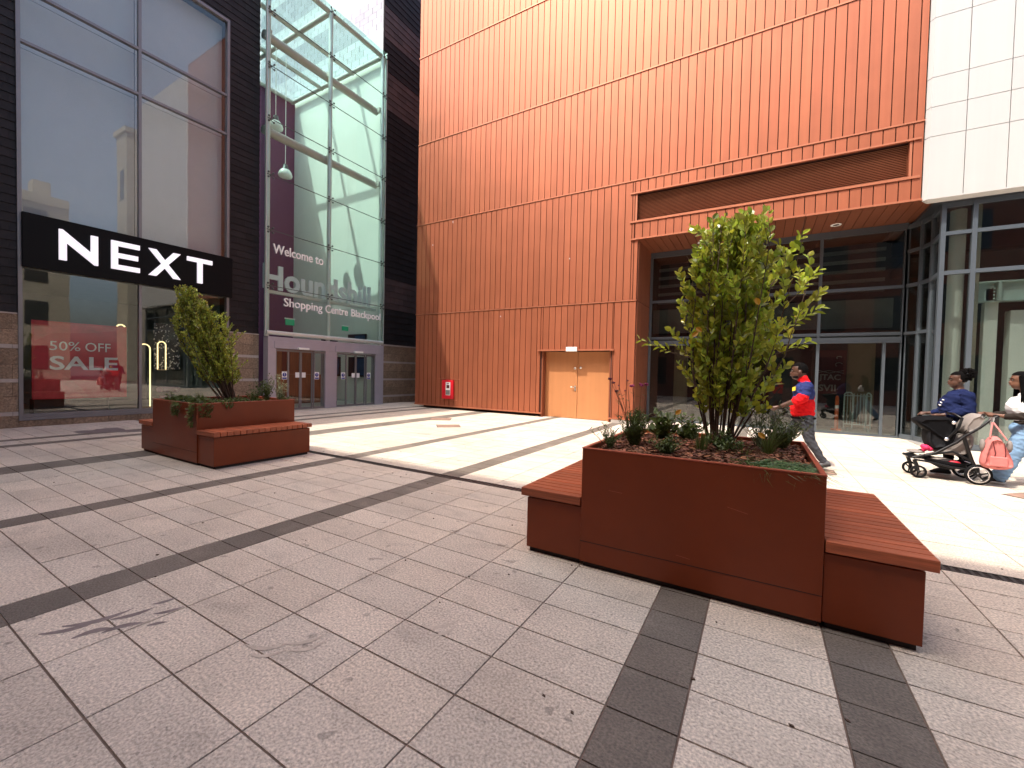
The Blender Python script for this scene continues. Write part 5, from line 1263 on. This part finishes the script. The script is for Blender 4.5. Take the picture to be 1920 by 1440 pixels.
def woman1():
    Y = 10.45; X = 3.06
    t = thing('person', 'person in navy sweatshirt with curly puffed hair walking behind the pushchair', 'person', (X, Y, 0))
    pr = [('e', (0.05, 0, 1.16), (0.225, 0.25, 0.20), 0, 0, 'sweat_navy'), ('e', (0.03, 0, 1.34), (0.19, 0.235, 0.18), 0, 0, 'sweat_navy'), ('e', (0.11, 0, 1.26), (0.175, 0.20, 0.15), 0, 0, 'sweat_navy'),
          ('e', (0.0, 0, 1.45), (0.12, 0.20, 0.09), 0, 0, 'sweat_navy'), ('e', (0.04, 0, 1.0), (0.22, 0.24, 0.14), 0, 0, 'sweat_navy'), ('c', (0.0, 0, 1.48), (0.035, 0, 1.60), 0.070, 0.066, 'skin'),
          ('e', (0.02, 0, 0.90), (0.20, 0.23, 0.15), 0, 0, 'cloth_black'),
          ('c', (-0.03, 0.22, 1.42), (-0.04, 0.28, 1.17), 0.098, 0.085, 'sweat_navy'), ('c', (-0.04, 0.28, 1.17), (0.20, 0.26, 1.09), 0.082, 0.058, 'sweat_navy'), ('c', (0.20, 0.26, 1.09), (0.30, 0.25, 1.07), 0.036, 0.030, 'skin'),
          ('c', (-0.03, -0.22, 1.42), (0.02, -0.28, 1.17), 0.098, 0.080, 'sweat_navy'), ('c', (0.02, -0.28, 1.17), (0.27, -0.24, 1.08), 0.078, 0.056, 'sweat_navy'), ('c', (0.27, -0.24, 1.08), (0.36, -0.23, 1.07), 0.036, 0.030, 'skin'),
          ('c', (0.0, 0.11, 0.88), (0.12, 0.11, 0.50), 0.130, 0.085, 'cloth_black'), ('c', (0.12, 0.11, 0.50), (0.16, 0.11, 0.12), 0.082, 0.056, 'cloth_black'),
          ('c', (0.0, -0.11, 0.88), (-0.04, -0.11, 0.50), 0.130, 0.085, 'cloth_black'), ('c', (-0.04, -0.11, 0.50), (-0.22, -0.11, 0.14), 0.082, 0.056, 'cloth_black')]
    hc = (0.045, 0, 1.69)
    pr += head_prims(hc, 0.98, 'skin', 1.12) + hand_prims((0.30, 0.25, 1.07), (1, 0, -0.1), (0, 1, 0), 'skin') + hand_prims((0.36, -0.23, 1.07), (1, 0, -0.1), (0, -1, 0), 'skin')
    W = figure(t, (X, Y, 0), PI, pr, ['sweat_navy', 'cloth_black', 'skin'], 0.011, 3)
    face(t, W, hc, 0.98)
    hair_cap(t, W, (0.033, 0, 1.722), (0.124, 0.099, 0.128), lambda f, z: z > 0.05 or (f < 0.0 and z > -0.06))
    m = MB()
    for i in range(150):
        a, b_ = rnd(0, 2*PI), rnd(-1, 1); r = 0.105*rnd(0.6, 1); q = W((-0.085+r*math.sqrt(1-b_*b_)*math.cos(a)*1.1, r*math.sqrt(1-b_*b_)*math.sin(a), 1.80+r*b_)); m.ball(q, rnd(0.014, 0.030), 6)
    m.build('hair_puff', 'hair', t)
    m = MB()
    for k, (f, l, z, L) in enumerate(((0.235, 0.12, 1.33, .07), (0.255, 0.11, 1.28, .06), (0.268, 0.10, 1.235, .045))):
        m.tube([W((f, l, z)), W((f+0.012, l-0.03, z+0.012)), W((f-0.004, l-0.05, z-0.008))], 0.010, 6)
    m.build('chest_print', 'letter_plain', t)
    shoe(t, W, (0.14, 0.11, 0.02), (0.34, 0.11, 0.02), 'shoe_black'); shoe(t, W, (-0.26, -0.11, 0.05), (-0.08, -0.11, 0.015), 'shoe_black')
woman1()

def woman2():
    X, Y = 3.73, 10.1
    t = thing('person', 'person in white top, dark cardigan and pale jeans pushing the pushchair at the right edge', 'person', (X, Y, 0))
    pr = [('e', (0.03, 0, 1.22), (0.15, 0.19, 0.20), 0, 0, 'cloth_white'), ('e', (0.085, 0, 1.27), (0.145, 0.15, 0.19), 0, 0, 'cloth_white'), ('c', (0.0, 0, 1.40), (0.03, 0, 1.44), 0.10, 0.08, 'cloth_white'),
          ('e', (-0.02, 0, 1.42), (0.11, 0.20, 0.09), 0, 0, 'cardigan'), ('e', (-0.05, 0, 1.22), (0.15, 0.22, 0.22), 0, 0, 'cardigan'), ('e', (-0.04, 0, 0.93), (0.18, 0.225, 0.22), 0, 0, 'cardigan'),
          ('c', (0.0, 0, 1.46), (0.04, 0, 1.60), 0.058, 0.056, 'skin_mid'), ('e', (0.0, 0, 0.92), (0.17, 0.20, 0.14), 0, 0, 'denim'),
          ('c', (-0.02, 0.21, 1.40), (0.02, 0.26, 1.14), 0.078, 0.068, 'cardigan'), ('c', (0.02, 0.26, 1.14), (0.28, 0.22, 1.12), 0.066, 0.052, 'cardigan'), ('c', (0.28, 0.22, 1.12), (0.40, 0.20, 1.13), 0.036, 0.029, 'skin_mid'),
          ('c', (-0.02, -0.21, 1.40), (0.02, -0.26, 1.14), 0.078, 0.068, 'cardigan'), ('c', (0.02, -0.26, 1.14), (0.28, -0.22, 1.12), 0.066, 0.052, 'cardigan'), ('c', (0.28, -0.22, 1.12), (0.40, -0.20, 1.13), 0.036, 0.029, 'skin_mid'),
          ('c', (0.02, 0.10, 0.90), (0.16, 0.11, 0.50), 0.125, 0.115, 'denim'), ('c', (0.16, 0.11, 0.50), (0.30, 0.11, 0.13), 0.115, 0.105, 'denim'),
          ('c', (0.0, -0.10, 0.90), (-0.14, -0.11, 0.50), 0.125, 0.110, 'denim'), ('c', (-0.14, -0.11, 0.50), (-0.42, -0.11, 0.16), 0.110, 0.100, 'denim')]
    hc = (0.09, 0, 1.70)
    pr += head_prims(hc, 0.94, 'skin_mid') + hand_prims((0.40, 0.20, 1.13), (1, -.1, -0.05), (0, 1, 0), 'skin_mid', grip=1.0) + hand_prims((0.40, -0.20, 1.13), (1, .1, -0.05), (0, -1, 0), 'skin_mid', grip=1.0)
    W = figure(t, (X, Y, 0), PI, pr, ['cloth_white', 'cardigan', 'denim', 'skin_mid'], 0.011, 3)
    face(t, W, hc, 0.94)
    hair_cap(t, W, (0.078, 0, 1.73), (0.121, 0.097, 0.127), lambda f, z: z > 0.05 or (f < 0.02 and z > -0.08))
    m = MB()
    for i in range(130):
        a = rnd(0.95, 2*PI-0.95); l = 0.105*math.sin(a); f = 0.055+0.115*math.cos(a)
        z1 = rnd(1.28, 1.45); pts = [W((f, l, 1.78)), W((f*1.1-0.03, l*1.15, 1.60)), W((f*1.1-0.04+rnd(-.03, .03), l*1.3+rnd(-.02, .02), z1))]
        m.tube(pts, [0.016, 0.016, 0.008], 5)
    m.build('long_hair', 'hair', t)
    shoe(t, W, (0.27, 0.11, 0.025), (0.47, 0.11, 0.03), 'shoe_black'); shoe(t, W, (-0.47, -0.11, 0.10), (-0.30, -0.11, 0.02), 'shoe_black')
woman2()

# ------------------------------------------------------------------ pushchair
def pushchair():
    X, Y = 2.9, 9.98
    t = thing('pushchair', 'black framed pushchair with dark baby seat and grey hood beside the person in navy', 'pushchair', (X, Y, 0))
    P = lambda f, l, z: Vector((X-f, Y-l, z))
    def wheel(f, l, r, big):
        w = MB(); c = P(f, l, r); w.lathe([(r*0.78, -0.022), (r*0.96, -0.024), (r, -0.012), (r, 0.012), (r*0.96, 0.024), (r*0.78, 0.022), (r*0.78, -0.022)], c, 28, 0, 'y'); wo = w.build('wheel', 'rubber', t)
        w = MB(); w.lathe([(r*0.70, -0.016), (r*0.79, -0.023), (r*0.79, 0.023), (r*0.70, 0.016), (r*0.70, -0.016)], c, 28, 0, 'y'); w.build('rim', 'chrome' if big else 'pram_metal', wo)
        w = MB()
        for k in range(3 if not big else 5):
            a = 2*PI*k/(3 if not big else 5)+0.3; w.tube([c, c+Vector((math.cos(a)*r*0.72, 0, math.sin(a)*r*0.72))], [0.016, 0.011], 6)
        w.lathe([(0.0, -0.028), (r*0.2, -0.024), (r*0.2, 0.024), (0.0, 0.028)], c, 14, 0, 'y'); w.build('hub', 'pram_metal', wo)
    wheel(-0.20, 0.27, 0.165, True); wheel(-0.20, -0.27, 0.165, True); wheel(0.50, 0.20, 0.108, False); wheel(0.52, -0.20, 0.108, False)
    for s in (0.20, -0.20):
        w = MB(); w.tube([P(0.50, s, 0.11), P(0.53, s, 0.22), P(0.56, s*0.95, 0.31)], [0.022, 0.030, 0.028], 8); w.build('front_fork', 'pram_metal', t)
    for s in (0.24, -0.24):
        w = MB()
        w.tube([P(0.58, s*0.8, 0.34), P(0.30, s, 0.46), P(0.06, s, 0.66), P(-0.06, s, 0.80)], 0.023, 8)       # front leg
        w.tube([P(-0.20, s*1.05, 0.18), P(-0.12, s, 0.40), P(-0.02, s, 0.76)], 0.027, 8)                       # rear leg
        w.tube([P(0.44, s, 0.40), P(0.10, s, 0.50), P(-0.14, s, 0.36)], 0.018, 8)
        w.tube([P(-0.02, s, 0.76), P(-0.20, s, 0.92), P(-0.33, s, 1.08), P(-0.40, s*0.95, 1.12)], 0.020, 8)    # handle arm
        w.tube([P(0.56, s*0.85, 0.31), P(0.42, s*.9, 0.30), P(0.1, s, 0.24), P(-0.18, s*1.05, 0.22)], 0.017, 8)
        w.build('frame_side', 'pram_metal', t)
    w = MB(); w.tube([P(-0.40, 0.23, 1.12), P(-0.41, 0, 1.125), P(-0.40, -0.23, 1.12)], 0.021, 10); w.build('handle', 'pram_metal', t)
    w = MB(); w.tube([P(-0.33, 0.235, 1.07), P(-0.33, 0.235, 0.98)], 0.030, 8); w.tube([P(-0.33, 0.235, 1.10), P(-0.33, 0.235, 1.06)], 0.036, 10); w.build('handle_joint', 'chrome', t)
    w = MB(); w.tube([P(-0.20, 0.27, 0.165), P(-0.20, -0.27, 0.165)], 0.014, 8); w.build('axle', 'pram_metal', t)
    w = MB(); w.box(X-0.64, X-0.46, Y-0.18, Y+0.18, 0.325, 0.365); w.build('footboard', 'pram_metal', t, 0.015)
    # basket
    w = MB(); n = 12; vs = []; fs = []
    for i in range(n+1):
        k = i/n; f = 0.40-0.54*k; zb = 0.34-0.16*math.sin(PI*min(1, k*0.9+0.05)); 
        for j, (l, z) in enumerate(((0.22, 0.36-0.06*k), (0.21, zb+0.03), (0.15, zb), (-0.15, zb), (-0.21, zb+0.03), (-0.22, 0.36-0.06*k))): vs.append(P(f, l, z))
    for i in range(n):
        for j in range(5): a = i*6+j; fs.append((a, a+1, a+7, a+6))
    w.add(vs, fs, 0, 1, True); w.build('basket', 'pram_dark', t)
    w = MB(); w.ball(P(0.18, 0.05, 0.31), (0.15, 0.14, 0.06), 14); w.build('basket_blanket', 'pram_grey', t)
    w = MB(); w.ball(P(0.06, 0.17, 0.30), (0.09, 0.05, 0.05), 10); w.build('basket_cloth', 'poster_red', t)
    # infant car seat shell
    def shell(prof, half, m, name):
        w = MB(); vs = []; fs = []; k = len(prof)
        cols = [(-1.0, 0.72), (-0.92, 0.93), (-0.6, 1.0), (0, 1.03), (0.6, 1.0), (0.92, 0.93), (1.0, 0.72)]
        cf = sum(p[0] for p in prof)/k; cz = sum(p[1] for p in prof)/k
        for l, s in cols:
            for f, z in prof: vs.append(P(cf+(f-cf)*s, l*half, cz+(z-cz)*s))
        for i in range(len(cols)-1):
            for j in range(k): fs.append((i*k+j, i*k+(j+1) % k, (i+1)*k+(j+1) % k, (i+1)*k+j))
        fs.append(tuple(range(k))); fs.append(tuple(reversed(range((len(cols)-1)*k, len(cols)*k))))
        w.add(vs, fs, 0, 1, False); o = w.build(name, m, t); md = o.modifiers.new('sub', 'SUBSURF'); md.levels = 1; md.render_levels = 2
        for p in o.data.polygons: p.use_smooth = True
        return o
    shell([(0.42, 0.88), (0.41, 0.60), (0.32, 0.47), (0.18, 0.50), (0.06, 0.62), (0.02, 0.82), (0.08, 0.96), (0.30, 0.98)], 0.185, 'pram_dark', 'infant_seat')
    shell([(0.60, 0.97), (0.50, 1.05), (0.12, 1.08), (0.03, 0.98), (0.06, 0.80), (0.15, 0.62), (0.28, 0.72), (0.44, 0.86)], 0.22, 'cloth_black', 'seat_canopy')
    w = MB(); w.tube([P(0.16, 0.21, 0.72), P(0.04, 0.215, 0.90), P(0.0, 0.21, 1.06), P(0.08, 0.15, 1.12), P(0.08, -0.15, 1.12), P(0.0, -0.21, 1.06), P(0.04, -0.215, 0.90), P(0.16, -0.21, 0.72)], 0.021, 8); w.build('carry_handle', 'pram_metal', t)
    for f, z, r in ((0.10, 0.98, 0.03), (0.18, 0.70, 0.03)):
        w = MB(); w.lathe([(0.0, -0.02), (r, -0.018), (r, 0.0)], P(f, 0.225, z), 12, 0, 'y'); w.build('seat_catch', 'chrome', t)
    # grey hood + seat fabric folded at the back
    shell([(-0.05, 0.80), (-0.02, 0.90), (-0.12, 1.10), (-0.22, 1.16), (-0.30, 1.10), (-0.22, 0.94), (-0.12, 0.82)], 0.235, 'pram_grey', 'hood')
    w = MB()
    for k in range(3):
        a = 0.03*k; w.tube([P(-0.03-a, 0.215, 0.82+a*.4), P(-0.14-a, 0.225, 1.02+a*.3), P(-0.235-a*0.8, 0.22, 1.14-a*0.6)], 0.006, 6)
    w.build('hood_rib', 'cloth_black', t)
    shell([(0.05, 0.66), (-0.05, 0.80), (-0.16, 0.84), (-0.20, 0.62), (-0.10, 0.42), (0.10, 0.42), (0.28, 0.44), (0.30, 0.50)], 0.17, 'pram_grey', 'seat_fabric')
    w = MB(); w.ball(P(0.50, 0.0, 0.43), (0.12, 0.16, 0.025), 12); w.build('leg_rest', 'pram_grey', t)
    b = MB()
    for i in range(9): b.ball(P(0.38+rnd(-.06, .06), 0.08+rnd(-.07, .07), 0.51+rnd(-.03, .03)), rnd(0.03, 0.05), 8)
    tag(b.build('pink_blanket', 'hot_pink'), 'bright pink baby blanket crumpled on the footrest of the pushchair', 'blanket')
    # pink changing bag
    g = thing('changing_bag', 'pink backpack hanging from the pushchair handle', 'bag', (X+0.36, Y-0.30, 0.3))
    prof = [(-0.19, 0.31), (-0.20, 0.42), (-0.23, 0.62), (-0.27, 0.78), (-0.34, 0.82), (-0.41, 0.79), (-0.48, 0.62), (-0.56, 0.42), (-0.57, 0.31), (-0.38, 0.27)]
    w = MB(); vs = []; fs = []; k = len(prof)
    for l, s in ((0.20, 0.8), (0.23, 0.97), (0.30, 1.03), (0.37, 0.97), (0.41, 0.80)):
        for f, z in prof: vs.append(P(-0.38+(f+0.38)*s, l, 0.54+(z-0.54)*s))
    for i in range(4):
        for j in range(k): fs.append((i*k+j, i*k+(j+1) % k, (i+1)*k+(j+1) % k, (i+1)*k+j))
    fs.append(tuple(range(k))); fs.append(tuple(reversed(range(4*k, 5*k)))); w.add(vs, fs, 0, 1, True)
    o = w.build('bag_body', 'pink', g); md = o.modifiers.new('sub', 'SUBSURF'); md.render_levels = 2
    w = MB(); w.tube([P(-0.28, 0.36, 0.78), P(-0.33, 0.27, 1.02), P(-0.35, 0.25, 1.02), P(-0.47, 0.36, 0.76)], 0.010, 6); w.build('strap', 'pink', g)
    w = MB(); w.tube([P(-0.30, 0.405, 0.74), P(-0.33, 0.425, 0.55), P(-0.30, 0.415, 0.34)], 0.006, 6); w.tube([P(-0.43, 0.405, 0.72), P(-0.44, 0.425, 0.55), P(-0.43, 0.415, 0.34)], 0.006, 6); w.build('zip', 'poster_dark_red', g)
    w = MB(); w.obox(P(-0.37, 0.42, 0.42), (0.10, 0, 0), (0, 0.02, 0), (0, 0, 0.08)); w.build('bag_pocket', 'pink', g, 0.015)
    for f in (-0.22, -0.52):
        w = MB(); w.ball(P(f, 0.30, 0.66), (0.035, 0.05, 0.10), 10); w.build('side_pouch', 'pram_grey', g)
pushchair()

for o in list(bpy.data.objects):
    if o.type == 'MESH':
        o.data.validate()
